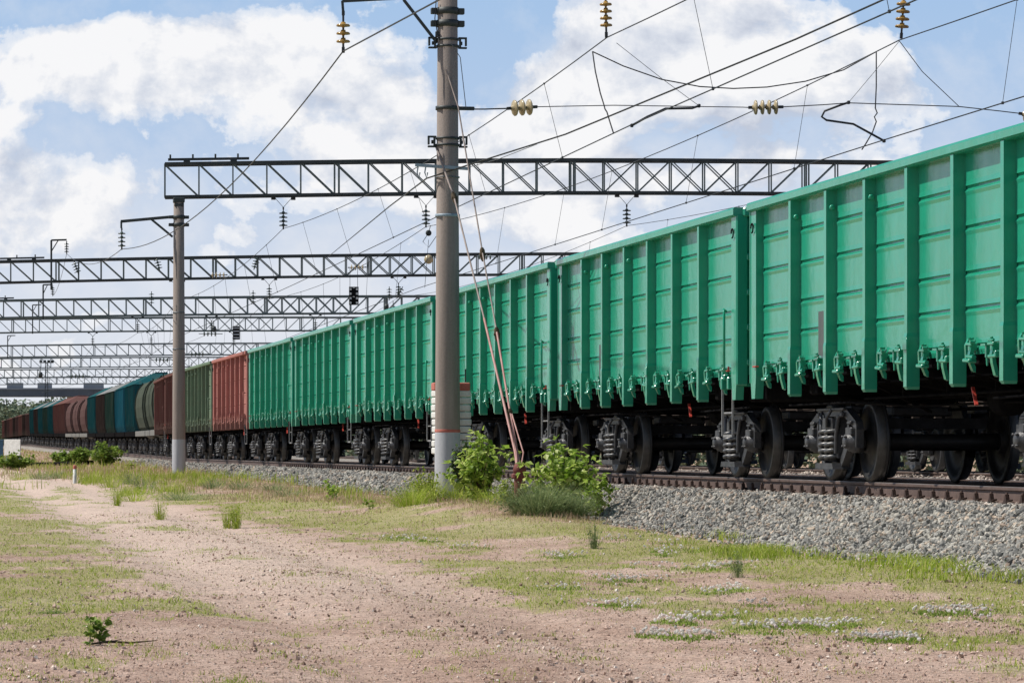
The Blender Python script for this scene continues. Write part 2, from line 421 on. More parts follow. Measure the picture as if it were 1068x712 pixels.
def rotmats(n):
    q = rng.normal(size=(n, 4)); q /= np.linalg.norm(q, axis=1)[:, None]; a, b, c, d = q.T
    return np.stack([1 - 2 * (c * c + d * d), 2 * (b * c - d * a), 2 * (b * d + c * a), 2 * (b * c + d * a), 1 - 2 * (b * b + d * d), 2 * (c * d - b * a), 2 * (b * d - c * a), 2 * (c * d + b * a), 1 - 2 * (b * b + c * c)], 1).reshape(n, 3, 3)
def stones(P, S, base=ICO, faces=ICF, flat=.62, jit=.28):
    n = len(P); k = len(base)
    V = base[None] * (1 + rng.uniform(-jit, jit, (n, k, 1)))
    V = V * np.stack([rng.uniform(.75, 1.25, n), rng.uniform(.6, 1, n), rng.uniform(flat * .7, flat * 1.2, n)], 1)[:, None]
    V = np.einsum('nij,nkj->nki', rotmats(n), V) * np.asarray(S)[:, None, None] + P[:, None]
    T = faces[None] + (np.arange(n) * k)[:, None, None]
    return V.reshape(-1, 3), T.reshape(-1, 3)
def blades(P, H, Wd, lean=.35, bend=.35):
    """5-vertex bent blades"""
    n = len(P); a = rng.uniform(0, 2 * PI, n); s = np.stack([np.cos(a), np.sin(a), 0 * a], 1)
    l = rng.uniform(0, 2 * PI, n); ld = np.stack([np.cos(l), np.sin(l), 0 * l], 1) * (rng.random(n) * lean)[:, None]
    H = np.asarray(H)[:, None]; Wd = np.asarray(Wd)[:, None]; up = np.array([[0, 0, 1.]])
    m = P + up * H * .55 + ld * H * .4; t = P + up * H * (1 - .25 * bend) + ld * H * 1.3
    V = np.stack([P - s * Wd / 2, P + s * Wd / 2, m - s * Wd * .4, m + s * Wd * .4, t], 1)
    T = np.array([(0, 1, 3), (0, 3, 2), (2, 3, 4)])[None] + (np.arange(n) * 5)[:, None, None]
    return V.reshape(-1, 3), T.reshape(-1, 3)
def leaves(P, S, D=None):
    """diamond leaves folded along the midrib; D = direction each hangs towards"""
    n = len(P)
    d = rng.normal(size=(n, 3)) if D is None else D + rng.normal(size=(n, 3)) * .35
    d /= np.linalg.norm(d, axis=1)[:, None]
    u = rng.normal(size=(n, 3)) * .35 + np.array([0, 0, 1.]); r = np.cross(d, u); r /= np.linalg.norm(r, axis=1)[:, None] + 1e-9
    nn = np.cross(r, d); S = np.asarray(S)[:, None]
    w = rng.uniform(.28, .45, (n, 1))
    V = np.stack([P, P + d * S * .4 + r * S * w + nn * S * .08, P + d * S, P + d * S * .4 - r * S * w + nn * S * .08], 1)
    T = np.array([(0, 1, 2), (0, 2, 3)])[None] + (np.arange(n) * 4)[:, None, None]
    return V.reshape(-1, 3), T.reshape(-1, 3)
def scat(n, u0, u1, v0, v1, near=True):
    """points denser (per ground area) near the camera; uniform in 1/v"""
    u = rng.uniform(u0, u1, n)
    if near: q = rng.random(n); v = 1 / (1 / v0 + q * (1 / v1 - 1 / v0))
    else: v = rng.uniform(v0, v1, n)
    return u, v
def visible(u, v, pad=.012):
    """keep what lies in or just beside the view"""
    xc = u * CT - v * ST; zc = u * ST + v * CT
    return (np.abs(xc / np.maximum(zc, 1)) < .1393 + pad + .6 / np.maximum(zc, 1)) & (zc > 15)

# ------------------------------------------------------------------ ground, ballast
def grid(name, us, vs, zf, mat, cover=False):
    U, V = np.meshgrid(us, vs, indexing='ij'); Z = zf(U, V)
    P = np.stack([U, V, Z], -1).reshape(-1, 3); n, k = U.shape
    i = np.arange(n - 1)[:, None] * k + np.arange(k - 1)[None]
    T = np.stack([i, i + k, i + k + 1, i + 1], -1).reshape(-1, 4)
    me = npmesh(name, P, T, mat, True)
    if cover:
        a = me.attributes.new('cover', 'FLOAT_COLOR', 'POINT')
        C = np.zeros((n * k, 4), np.float32); uu = U.ravel(); vv = V.ravel()
        C[:, 0] = veg(uu, vv); C[:, 1] = dry(uu, vv)
        C[:, 2] = np.exp(-((uu - 3.4) / 1.5) ** 4) * sstep(24, 36, vv); C[:, 3] = 1
        a.data.foreach_set('color', C.ravel())
    return obj(name, me)
us = np.concatenate([-np.geomspace(2500, 10.5, 34), np.arange(-10, 10.2, .14), np.arange(10.4, 27.5, .35), np.geomspace(28, 2500, 34)])
vs = [-60., -30, 0, 6, 11]
while vs[-1] < 4000: vs.append(vs[-1] + max(.15, .009 * vs[-1]) * (1 if vs[-1] < 400 else 4))
o = grid('ground', us, np.array(vs), ground_z, M['ground'], True); tag(o, kind='structure')
bus = np.concatenate([np.arange(9.2, 11.2, .12), np.arange(11.2, 26.2, .25)])
bvs = np.concatenate([np.arange(-30, 120, .8), np.arange(120, 700, 4)])
U, V = np.meshgrid(bus, bvs, indexing='ij')
P = np.stack([U + ndev(V), V, bed_z(U + ndev(V), V)], -1).reshape(-1, 3); n, k = U.shape
i = np.arange(n - 1)[:, None] * k + np.arange(k - 1)[None]
o = obj('ballast_bed', npmesh('ballast_bed', P, np.stack([i, i + k, i + k + 1, i + 1], -1).reshape(-1, 4), M['ballast'], True)); tag(o, kind='structure')

def stone_field(specs):
    VV = []; TT = []; off = 0
    for n, u0, u1, v0, v1, s0, s1, near in specs:
        u, v = scat(n, u0, u1, v0, v1, near); k = visible(u, v); u = u[k]; v = v[k]
        s = rng.uniform(s0, s1, len(u)) * (1 + .3 * rng.random(len(u)) ** 3)
        uu = u + ndev(v)
        z = np.maximum(bed_z(uu, v), ground_z(uu, v)) + s * rng.uniform(-.1, .55, len(u))
        a, b = stones(np.stack([uu, v, z], 1), s); VV.append(a); TT.append(b + off); off += len(a)
    return np.concatenate(VV), np.concatenate(TT)
V, T = stone_field([(66000, 9.2, 11.08, 22, 75, .014, .038, True), (16000, 9.2, 11.08, 75, 190, .035, .06, True), (1500, 8.9, 9.4, 22, 60, .015, .035, True)])
o = obj('ballast_stones', npmesh('ballast_stones', V, T, M['stone'])); tag(o, 'grey crushed stone ballast heaped along the near rail', 'gravel', kind='stuff')
V, T = stone_field([(9000, 10.55, 11.12, 24, 90, .016, .036, True), (13000, 11.3, 13.3, 26, 110, .03, .045, True), (20000, 12.9, 26, 35, 150, .035, .06, True)])
o = obj('track_stones', npmesh('track_stones', V, T, M['stonebrown'])); tag(o, 'brownish crushed stone under and behind the train', 'gravel', kind='stuff')
# pebbles and clods on the dirt
u, v = scat(190000, -4, 9.3, 17, 62); k = visible(u, v) & (rng.random(len(u)) > .5 * veg(u, v)); u = u[k]; v = v[k]
s = .0022 + .0045 * rng.random(len(u)) ** 2 + .011 * rng.random(len(u)) ** 14 * (1 + .8 * (vnoise(u * 1.3, v * .6, 40) > .55))
V, T = stones(np.stack([u, v, ground_z(u, v) + s * .3], 1), s, OCT, OCF, .7, .3)
o = obj('pebbles', npmesh('pebbles', V, T, M['pebble'])); tag(o, 'loose reddish pebbles and clods on the dirt track', 'pebbles', kind='stuff')

# ------------------------------------------------------------------ grass
def cover_blades(name, n, box, fn, h, w, mat, label, cat, near=True, lean=.5, extra=None):
    u, v = scat(n, *box, near); k = visible(u, v); u = u[k]; v = v[k]
    f = fn(u, v); k = rng.random(len(u)) < f; u = u[k]; v = v[k]
    zc = v; hh = rng.uniform(h[0], h[1], len(u)) * (.6 + .8 * vnoise(u * 2.2, v * 1.2, 50))
    ww = np.maximum(w, zc * .00014) * rng.uniform(.7, 1.3, len(u))
    V, T = blades(np.stack([u, v, ground_z(u, v) - .003], 1), hh, ww, lean)
    return tag(obj(name, npmesh(name, V, T, mat)), label, cat, kind='stuff')
cover_blades('short_grass', 330000, (-9, 9.4, 17, 110), lambda u, v: veg(u, v) ** 1.2, (.010, .045), .0055, M['grass'], 'short patchy green grass beside the dirt track', 'grass', lean=1.2)
cover_blades('sparse_grass', 120000, (-6, 9.4, 17, 60), lambda u, v: .12 + .5 * (fbm(u * 1.6, v * .9, 55) > .52), (.006, .028), .004, M['straw'], 'thin scattered dry stalks on the bare dirt', 'dry grass', lean=1.5)
cover_blades('grass_sprigs', 160000, (-6, 9.4, 17, 62), lambda u, v: np.clip((fbm(u * 3.5, v * 2.2, 57) - .56) * 9, 0, 1) * (.35 + .65 * (fbm(u * .7, v * .3, 58) > .48)), (.008, .04), .005, M['grass'], 'small scattered sprigs of green on the bare dirt', 'grass', lean=1.2)
cover_blades('dry_grass', 60000, (4.3, 9.6, 42, 190), lambda u, v: dry(u, v) * .6, (.03, .12), .004, M['straw'], 'tan dry grass around the concrete masts', 'dry grass', lean=.6)
cover_blades('tall_grass', 26000, (4.6, 9.2, 62, 200), lambda u, v: np.clip((fbm(u * .8, v * .15, 61) - .50) * 4, 0, 1), (.08, .30), .006, M['grass'], 'tall green weeds and grass between the masts', 'grass', lean=.4)
cover_blades('far_grass', 50000, (-30, 12, 110, 420), lambda u, v: .6 * (u < 9.9 + ndev(v)), (.07, .22), .012, M['straw'], 'rough dry grass on the far bank beside the train', 'dry grass', lean=.4)
cover_blades('far_weeds', 34000, (-40, 12, 90, 420), lambda u, v: np.clip((fbm(u * .3, v * .06, 71) - .45) * 5, 0, 1) * (u < 9.9 + ndev(v)), (.12, .35), .015, M['grass'], 'green weeds on the far bank beside the train', 'weeds', lean=.5)
def toe(u, v): return np.exp(-((u - 8.95 - 1.1 * (fbm(v * .35, 0 * v, 81) - .5) * 2) / .38) ** 2) * np.clip((fbm(u * 1.2, v * .5, 82) - .36) * 4, 0, 1) * (1 - sstep(37, 46, v))
cover_blades('ballast_edge_weeds', 60000, (8.0, 10.1, 22, 50), toe, (.04, .15), .008, M['grass'], 'bright green weeds along the foot of the ballast', 'weeds', lean=.9)

# clover patches: leaves and white heads
PATCH = [(640, 605, 70, 5), (600, 614, 50, 4), (735, 592, 90, 5), (690, 573, 60, 6), (760, 617, 50, 4), (650, 633, 60, 4), (770, 650, 150, 7),
         (850, 654, 80, 6), (700, 664, 70, 4), (430, 562, 60, 4), (590, 580, 50, 4), (800, 632, 70, 3), (925, 668, 70, 5), (470, 571, 45, 3), (690, 560, 90, 6), (1000, 640, 60, 4)]
Pf = []; Pl = []
for px, py, rx, ry in PATCH:
    n = int(rx * ry * 1.9)
    for _ in range(n):
        a = random.gauss(0, .6); b = random.gauss(0, 1.0)
        x = px + a * rx; y = py + b * ry; h = 1.2
        for _i in range(4):
            D = h * F / (y - 468); p = W(x, y, D); h = -float(ground_z(p.x, p.y))
        if p.x > 9.6: continue
        if fbm(p.x * 3, p.y * 1.3, 90) < .50 + .25 * (abs(a) + abs(b) - .6): continue
        Pl.append((p.x, p.y, -h))
        if random.random() < .42: Pf.append((p.x, p.y, -h + random.uniform(.028, .058)))
Pl = np.array(Pl); Pl = np.repeat(Pl, 3, 0) + rng.normal(size=(len(Pl) * 3, 3)) * (.03, .08, 0)
Pl[:, 2] = ground_z(Pl[:, 0], Pl[:, 1])
V, T = blades(Pl, rng.uniform(.010, .034, len(Pl)), rng.uniform(.006, .012, len(Pl)), 1.2)
tag(obj('clover_leaves', npmesh('clover_leaves', V, T, M['clover'])), 'low green clover leaves in patches on the dirt', 'clover', kind='stuff')
Pf = np.array(Pf)
V, T = stones(Pf, rng.uniform(.008, .016, len(Pf)), ICO, ICF, .9, .15)
tag(obj('clover_flowers', npmesh('clover_flowers', V, T, M['petal'])), 'white clover flower heads dotted over the green patches', 'flowers', kind='stuff')

# ------------------------------------------------------------------ shrubs and weeds
def merge(parts):
    VV = []; TT = []; off = 0
    for a, b in parts: VV.append(a); TT.append(b + off); off += len(a)
    return np.concatenate(VV), np.concatenate(TT)
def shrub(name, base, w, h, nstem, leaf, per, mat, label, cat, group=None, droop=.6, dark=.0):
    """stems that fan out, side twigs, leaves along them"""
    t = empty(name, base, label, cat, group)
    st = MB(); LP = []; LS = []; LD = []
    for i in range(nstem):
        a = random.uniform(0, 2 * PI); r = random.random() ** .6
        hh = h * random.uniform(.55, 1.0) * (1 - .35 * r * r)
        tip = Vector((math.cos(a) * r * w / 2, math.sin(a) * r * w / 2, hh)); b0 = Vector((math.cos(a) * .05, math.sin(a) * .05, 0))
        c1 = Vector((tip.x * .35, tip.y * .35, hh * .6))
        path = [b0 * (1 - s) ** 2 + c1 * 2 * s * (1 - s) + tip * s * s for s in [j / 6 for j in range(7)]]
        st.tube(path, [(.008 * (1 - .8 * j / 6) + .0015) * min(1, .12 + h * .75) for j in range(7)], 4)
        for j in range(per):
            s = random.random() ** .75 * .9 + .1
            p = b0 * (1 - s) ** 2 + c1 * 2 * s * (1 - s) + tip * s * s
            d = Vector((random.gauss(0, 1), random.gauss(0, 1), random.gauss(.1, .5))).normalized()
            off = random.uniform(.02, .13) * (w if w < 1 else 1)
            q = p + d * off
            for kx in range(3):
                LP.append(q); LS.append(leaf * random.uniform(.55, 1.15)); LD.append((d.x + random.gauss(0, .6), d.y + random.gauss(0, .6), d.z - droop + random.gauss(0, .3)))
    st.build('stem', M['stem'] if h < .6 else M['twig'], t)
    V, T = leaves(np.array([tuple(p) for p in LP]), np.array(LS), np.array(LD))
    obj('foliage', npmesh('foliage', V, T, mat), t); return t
def gpt(px, D):
    p = W(px, 500, D); p.z = float(ground_z(p.x, p.y)) - .01; return p
shrub('maple_bush', gpt(502, 56), 1.1, 1.26, 28, .12, 15, M['leaf'], 'leafy light green maple bush just right of the near concrete mast', 'bush')
shrub('maple_bush', gpt(585, 52), 1.45, 1.15, 34, .12, 16, M['leaf'], 'broad light green maple bush right of the dark red anchor', 'bush')
shrub('sapling', gpt(624, 51), .45, .72, 8, .08, 20, M['leaf'], 'low drooping maple shoots at the right side of the broad bush', 'bush')
shrub('shaded_bush', gpt(484, 58.5), .5, 1.35, 12, .08, 24, M['shadeleaf'], 'dark shoots coloured as if in shade directly behind the maple bush at the near mast', 'bush')
shrub('weed', gpt(443, 57.5), .55, .62, 26, .05, 14, M['grass'], 'pale green feathery weed at the left foot of the near mast', 'weed')
shrub('weed', gpt(530, 54), .45, .5, 16, .05, 12, M['grass'], 'pale green weed between the near mast and the red anchor', 'weed')
def tuft(name, base, w, h, n, mat, label, cat, wd=.006, group=None, fan=.45):
    t = empty(name, base, label, cat, group)
    a = rng.uniform(0, 2 * PI, n); r = rng.random(n) ** .6 * w * .32
    P = np.stack([np.cos(a) * r, np.sin(a) * r, 0 * a - .02], 1)
    hh = h * rng.uniform(.2, 1, n) ** .8 * (1 - .5 * (r / (w * .5)) ** 2)
    s = np.stack([-np.sin(a), np.cos(a), 0 * a], 1) * wd / 2
    out = np.stack([np.cos(a), np.sin(a), 0 * a], 1) * (r * 1.2 + rng.random(n) * w * fan * .5)[:, None] + rng.normal(size=(n, 3)) * (.03, .03, 0)
    m = P + out * .4 + np.array([[0, 0, 1]]) * hh[:, None] * .55; tp = P + out + np.array([[0, 0, 1]]) * hh[:, None]
    V = np.stack([P - s, P + s, m - s * .8, m + s * .8, tp], 1).reshape(-1, 3)
    T = (np.array([(0, 1, 3), (0, 3, 2), (2, 3, 4)])[None] + (np.arange(n) * 5)[:, None, None]).reshape(-1, 3)
    parts = [(V, T)]
    k = rng.random(n) < .45; q = m[k] * rng.uniform(.3, 1, (k.sum(), 1)) + (tp[k] - m[k]) * rng.uniform(0, 1, (k.sum(), 1))
    q = np.repeat(q, 3, 0) + rng.normal(size=(len(q) * 3, 3)) * .012
    parts.append(leaves(q, np.full(len(q), h * .045 + .008)))
    obj('foliage', npmesh('foliage', *merge(parts), mat), t); return t
tuft('wormwood_bush', gpt(562, 49.5), 1.0, .58, 1500, M['sage'], 'grey green wormwood bush of fine upright stems in front of the anchor', 'bush')
tuft('wormwood_bush', gpt(596, 50), .7, .46, 800, M['sage'], 'smaller grey green wormwood clump right of the big one', 'bush')
tuft('grass_clump', gpt(428, 56.5), .8, .46, 420, M['grass'], 'clump of pale grass left of the near concrete mast', 'grass clump')
tuft('grass_clump', gpt(447, 57.5), .7, .62, 420, M['grass'], 'tall pale grass clump against the left foot of the near mast', 'grass clump')
tuft('grass_clump', gpt(474, 57.6), .6, .40, 360, M['grass'], 'pale grass clump directly in front of the near mast foot', 'grass clump')
tuft('grass_clump', gpt(515, 54.2), .9, .42, 420, M['grass'], 'pale grass clump between the near mast bush and the anchor', 'grass clump')
def weed(px, py, hpx, wpx, mat, label, group=None, n=60, leafy=True):
    h0 = 1.15
    for _ in range(4):
        D = h0 * F / (py - 468); p = W(px, py, D); h0 = -float(ground_z(p.x, p.y))
    hh = hpx / F * D; ww = wpx / F * D
    p.z = -h0
    if leafy: return shrub('weed', p, ww, hh, max(4, n // 8), hh * .16 + .012, 9, mat, label, 'weed', group, .2)
    return tuft('weed', p, ww * 1.1, hh, n, mat, label, 'weed', max(.003, D * .00012), group)
weed(97, 672, 46, 26, M['clover'], 'spiky dark green weed growing alone at the lower left', n=40)
tuft('grass_tuft', gpt(52, 27.5), .2, .07, 260, M['lush'], 'small round tuft of dense green grass near the lower left', 'grass tuft', .004)
weed(238, 551, 34, 16, M['grass'], 'thin upright weed on the far dirt track edge, left of its twin', n=80, leafy=False)
weed(247, 551, 42, 14, M['grass'], 'thin upright weed on the far dirt track edge, right of its twin', n=80, leafy=False)
weed(167, 542, 30, 14, M['grass'], 'slim pale green weed right beside the dirt track near the second mast', n=70, leafy=False)
weed(122, 528, 30, 12, M['grass'], 'slim weed nearest the small white marker post', n=60, leafy=False)
weed(770, 602, 44, 16, M['sage'], 'tall thin weed growing from the clover in front of the ballast', n=60, leafy=False)
weed(620, 568, 42, 12, M['sage'], 'thin grey weed at the right foot of the broad maple bush', n=70, leafy=False)
weed(700, 549, 24, 38, M['leaf'], 'low light green plant at the foot of the ballast right of the bushes', n=60)
weed(347, 519, 22, 26, M['leaf'], 'light green plant on the ballast slope left of the near mast', n=60)
weed(272, 506, 16, 12, M['leaf'], 'small light green plant on the ballast slope right of the second mast', n=40)
weed(388, 530, 14, 22, M['leaf'], 'small leafy plant at the ballast foot close to the near mast', n=40)
weed(225, 499, 14, 10, M['leaf'], 'tiny light green plant on the ballast beside the second mast', n=30)
weed(153, 492, 22, 14, M['leaf'], 'upright yellow green plant left of the second mast', n=50)
weed(137, 491, 13, 14, M['grass'], 'low yellow green plant beside the upright one', n=40)
weed(174, 490, 12, 24, M['lush'], 'tuft of green grass touching the left of the second mast', n=120, leafy=False)
weed(190, 520, 16, 60, M['sage'], 'wide patch of grey green weeds in front of the second mast', n=200, leafy=False)
weed(140, 520, 20, 50, M['grass'], 'pale green weeds left of the wide patch at the second mast', n=160, leafy=False)
for px, D, w_, h_, lab in ((14, 150, 1.9, .78, 'dense green bush under the white board at the left edge'), (66, 170, 1.6, .75, 'low green bush below the train, left of its neighbours'), (84, 165, 1.1, .85, 'small green bush between two others on the far bank'), (110, 155, 1.7, 1.15, 'taller green bush on the far bank nearest the upright plant')):
    shrub('far_bush', gpt(px, D), w_, h_, 30, .16, 18, M['clover'], lab, 'bush', None, .2)
# little bits: twigs
tw = MB(); p = W(95, 696, 23.5); p.z = float(ground_z(p.x, p.y)) + .01
tw.tube([p, p + Vector((.12, .03, .012)), p + Vector((.25, -.02, .006)), p + Vector((.42, .05, .015))], [.006, .009, .007, .003], 5)
tw.tube([p + Vector((.12, .03, .012)), p + Vector((.2, .14, .02))], .003, 4)
tag(tw.build('twig', M['twig']), 'dark broken twig lying on the dirt at the lower left', 'twig')

# ------------------------------------------------------------------ track
def rail_path(c, off, v0, v1):
    dz = 0 if c < 14 else -.11
    vs = list(np.arange(v0, min(140, v1), 20.)) + list(np.arange(max(140, v0), v1 + 1, 6.)) if v1 > 140 else [v0, v1]
    return [(c + off + dev(v), v, zr(v) + dz) for v in vs]
RP = [(-.075, -.18), (.075, -.18), (.075, -.168), (.012, -.145), (.010, -.045), (.036, -.035), (.037, -.006)]
RP2 = [(-.037, -.006), (-.036, -.035), (-.010, -.045), (-.012, -.145), (-.075, -.168)]
def rail(c, off, v0, v1, label):
    pts = rail_path(c, off, v0, v1); poly = RP + RP2; n = len(poly)
    b = MB(); vs = [(x + q[0], y, z + q[1]) for x, y, z in pts for q in poly]
    b.add(vs, [(i * n + j, i * n + (j + 1) % n, (i + 1) * n + (j + 1) % n, (i + 1) * n + j) for i in range(len(pts) - 1) for j in range(n)])
    t = empty('rail', (0, 0, 0), label, 'rail'); b.build('rail_web', M['rail'], t)
    h = MB(); hp = [(-.0365, -.008), (-.033, -.001), (0, 0.001), (.033, -.001), (.0365, -.008)]; k = 5
    h.add([(x + q[0], y, z + q[1]) for x, y, z in pts for q in hp], [(i * k + j, i * k + j + 1, (i + 1) * k + j + 1, (i + 1) * k + j) for i in range(len(pts) - 1) for j in range(k - 1)])
    h.build('rail_head', M['railhead'], t)
    return t
T1, T2, T3 = 12.0, 16.5, 22.8
for c, nm in ((T1, 'track under the long green train'), (T2, 'empty middle track behind the train'), (T3, 'farthest track behind the train')):
    rail(c, -.795, -20, 560 if c == T1 else 300, 'rusty near rail of the ' + nm)
    rail(c, .795, -20, 560 if c == T1 else 300, 'rusty far rail of the ' + nm)
slb = MB(); slb.prism([(-.14, -.30), (.14, -.30), (.10, -.185), (-.10, -.185)], -1.35, 1.35, 'x')
sl = slb.build('sleeper', M['sleeper'])
clo = []
for d in (-1, 1):
    cl = MB()
    cl.box((d * .105, 0, -.170), (.07, .10, .035), .006); cl.prism([(-.045, -.155), (.045, -.155), (.012, -.075), (-.012, -.075)], d * .105 - .02, d * .105 + .02)
    cl.lathe([(0.0, -.055), (.014, -.055), (.014, -.15)], 8, (d * .105, 0, 0))
    cl.tube([(d * .12, -.06, -.15), (d * .07, -.07, -.135), (d * .06, 0, -.14), (d * .07, .07, -.135), (d * .12, .06, -.15)], .011, 5)
    me = cl.mesh('rail_clip', M['clip'])
    for sx in (-.795, .795): clo.append(obj('rail_clip', me, sl, (sx, 0, 0)))
tag(sl, 'concrete sleeper sunk in ballast under the train', 'sleeper', 'sleepers of the near track')
sv = 21.0; first = True; ns = 0
while sv < 185:
    s = sl if first else sl.copy()
    if not first: col.objects.link(s)
    if not first and sv < 110: [ (lambda cc: (col.objects.link(cc), setattr(cc, 'parent', s)))(c_.copy()) for c_ in clo ]
    first = False; s.location = (T1 + dev(sv), sv, zr(sv)); sv += .55; ns += 1

# ------------------------------------------------------------------ bogie (root at rail height, centre)
def side_frame_mb(s):
    b = MB(); x0, x1 = s * .965, s * 1.055
    b.prism([(-1.14, .62), (-1.08, .72), (-.60, .88), (.60, .88), (1.08, .72), (1.14, .62), (1.04, .63), (.84, .69), (.52, .78), (-.52, .78), (-.84, .69), (-1.04, .63)], x0, x1)
    b.box((s * 1.065, 0, .865), (.06, 1.3, .035), .008); b.box((s * 1.05, 0, .79), (.05, 1.0, .02))
    for d in (-1, 1):
        b.prism([(d * 1.13, .64), (d * 1.06, .64), (d * 1.07, .42), (d * 1.12, .40)], x0, x1)
        b.prism([(d * .77, .70), (d * .70, .72), (d * .72, .44), (d * .78, .42)], x0, x1)
        b.prism([(d * .385, .80), (d * .305, .80), (d * .305, .30), (d * .385, .28)], x0 - s * .01, x1 + s * .03)
        b.prism([(d * .73, .56), (d * .78, .44), (d * .42, .18), (d * .36, .26)], x0, x1)
        b.tube([(s * 1.09, d * .34, .34), (s * 1.10, d * .36, .55), (s * 1.09, d * .42, .76), (s * 1.05, d * .5, .84)], [.035, .028, .03, .02], 7)
        b.box((s * 1.08, d * .56, .80), (.05, .10, .06), .012); b.box((s * 1.07, d * .90, .70), (.05, .16, .04), .01)
    b.prism([(-.44, .15), (.44, .15), (.40, .22), (-.40, .22)], x0 - s * .02, x1 + s * .11)
    return b
def coil(cx, cy, z0, z1, r, w, turns):
    n = int(turns * 12); b = MB()
    b.tube([(cx + r * math.cos(2 * PI * i / 12), cy + r * math.sin(2 * PI * i / 12), z0 + (z1 - z0) * i / n) for i in range(n + 1)], w, 6)
    return b
def wheel_mb(s):
    """s=-1: wheel on the left; flange towards the track centre"""
    b = MB(); c = s * .79
    prof = [(.09, s * .10), (.10, s * .115), (.13, s * .11), (.15, s * .06), (.30, s * .035), (.385, s * .045), (.40, s * .068), (.448, s * .070), (.462, s * .062),
            (.478, -s * .03), (.505, -s * .045), (.508, -s * .06), (.495, -s * .068), (.42, -s * .066), (.40, -s * .03), (.16, -s * .0), (.14, -s * .06), (.09, -s * .07), (.09, s * .10)]
    b.lathe(prof, 40, (c, 0, .478), 'x'); return b
def rim_mb(s):
    b = MB(); c = s * .79
    b.lathe([(.452, s * .0735), (.466, s * .066), (.481, -s * .028)], 40, (c, 0, .478), 'x'); return b
ME = {}
ME['wheelL'] = wheel_mb(-1).mesh('wheel', M['wheel']); ME['wheelR'] = wheel_mb(1).mesh('wheel', M['wheel'])
ME['rimL'] = rim_mb(-1).mesh('tread', M['tread']); ME['rimR'] = rim_mb(1).mesh('tread', M['tread'])
ax = MB(); ax.lathe([(0, -1.13), (.075, -1.13), (.075, -.9), (.10, -.72), (.085, 0), (.10, .72), (.075, .9), (.075, 1.13), (0, 1.13)], 16, (0, 0, .478), 'x'); ME['axle'] = ax.mesh('axle', M['wheel'])
ME['sfL'] = side_frame_mb(-1).mesh('side_frame', M['frame']); ME['sfR'] = side_frame_mb(1).mesh('side_frame', M['frame'])
for s, k in ((-1, 'L'), (1, 'R')):
    b = MB()
    for cy, cx in ((-.15, 1.07), (.13, 1.07), (0, .93)): q = coil(s * cx, cy, .25, .61, .108, .027, 4.8); b.add(q.v, q.f, True)
    for cy in (-.15, .13): b.lathe([(0, .24), (.06, .24), (.06, .62), (0, .62)], 10, (s * 1.07, cy, 0))
    ME['spr' + k] = b.mesh('spring', M['coil'])
    b = MB(); b.lathe([(0, s * 1.155), (.07, s * 1.155), (.085, s * 1.14), (.09, s * 1.10), (.115, s * 1.095), (.12, s * 1.06), (.135, s * 1.05), (.135, s * .93), (0, s * .93)], 20, (0, 0, .478), 'x')
    b.box((s * 1.03, 0, .60), (.15, .26, .09), .01)
    for j in range(4): a = j * PI / 2 + .78; b.lathe([(0, s * 1.168), (.014, s * 1.168), (.014, s * 1.14)], 6, (0, math.cos(a) * .08, .478 + math.sin(a) * .08), 'x')
    ME['box' + k] = b.mesh('axle_box', M['frame'])
bo = MB(); bo.prism([(-.26, .63), (.26, .63), (.22, .76), (-.22, .76)], -1.12, 1.12, 'x'); bo.box((0, 0, .84), (.75, .42, .12), .02)
for s in (-1, 1):
    bo.prism([(-.12, .65), (.12, .65), (.10, .75), (-.10, .75)], s * 1.12, s * 1.15); bo.box((s * .76, 0, .86), (.2, .3, .09), .01)
    bo.tube([(s * 1.15, -.1, .66), (s * 1.17, -.16, .76), (s * 1.12, -.2, .86)], .02, 6)
ME['bolster'] = bo.mesh('bolster', M['frame'])
br = MB()
for d in (-1, 1):
    br.bar((-.85, d * .40, .40), (.85, d * .40, .40), .05, .06); br.bar((-.8, d * .4, .4), (0, d * .25, .42), .04); br.bar((.8, d * .4, .4), (0, d * .25, .42), .04)
    for s in (-1, 1): br.prism([(d * .40, .28), (d * .47, .30), (d * .425, .52), (d * .38, .52)], s * .75, s * .84); br.bar((s * .79, d * .42, .5), (s * .79, d * .34, .86), .03)
br.bar((0, -.3, .45), (0, .3, .5), .04)
ME['brake'] = br.mesh('brake_beam', M['black'])
def make_bogie(parent, y, name='bogie', full=True):
    if full:
        t = bpy.data.objects.new(name, None); t.empty_display_size = .2; col.objects.link(t); t.parent = parent; t.location = (0, y, 0)
        for k in ('sfL', 'sfR', 'bolster', 'brake', 'sprL', 'sprR'): obj(ME[k].name.split('.')[0], ME[k], t)
        for d in (-.925, .925):
            for k in ('wheelL', 'wheelR', 'rimL', 'rimR', 'axle', 'boxL', 'boxR'): obj(ME[k].name.split('.')[0], ME[k], t, (0, d, 0))
        return t
    return obj(name, ME['bogie_one'], parent, (0, y, 0))
# one-mesh bogie for far wagons
def join_mesh(name, items, mat):
    V = []; Fs = []; sm = []; off = 0
    for me, loc in items:
        for v in me.vertices: V.append((v.co.x + loc[0], v.co.y + loc[1], v.co.z + loc[2]))
        for p in me.polygons: Fs.append([i + off for i in p.vertices]); sm.append(p.use_smooth)
        off += len(me.vertices)
    me = bpy.data.meshes.new(name); me.from_pydata(V, [], Fs); me.polygons.foreach_set('use_smooth', sm); me.materials.append(mat); return me
ME['bogie_one'] = join_mesh('bogie', [(ME[k], (0, 0, 0)) for k in ('sfL', 'sfR', 'bolster', 'sprL')] + [(ME[k], (0, d, 0)) for k in ('wheelL', 'wheelR', 'axle', 'boxL') for d in (-.925, .925)], M['frame'])

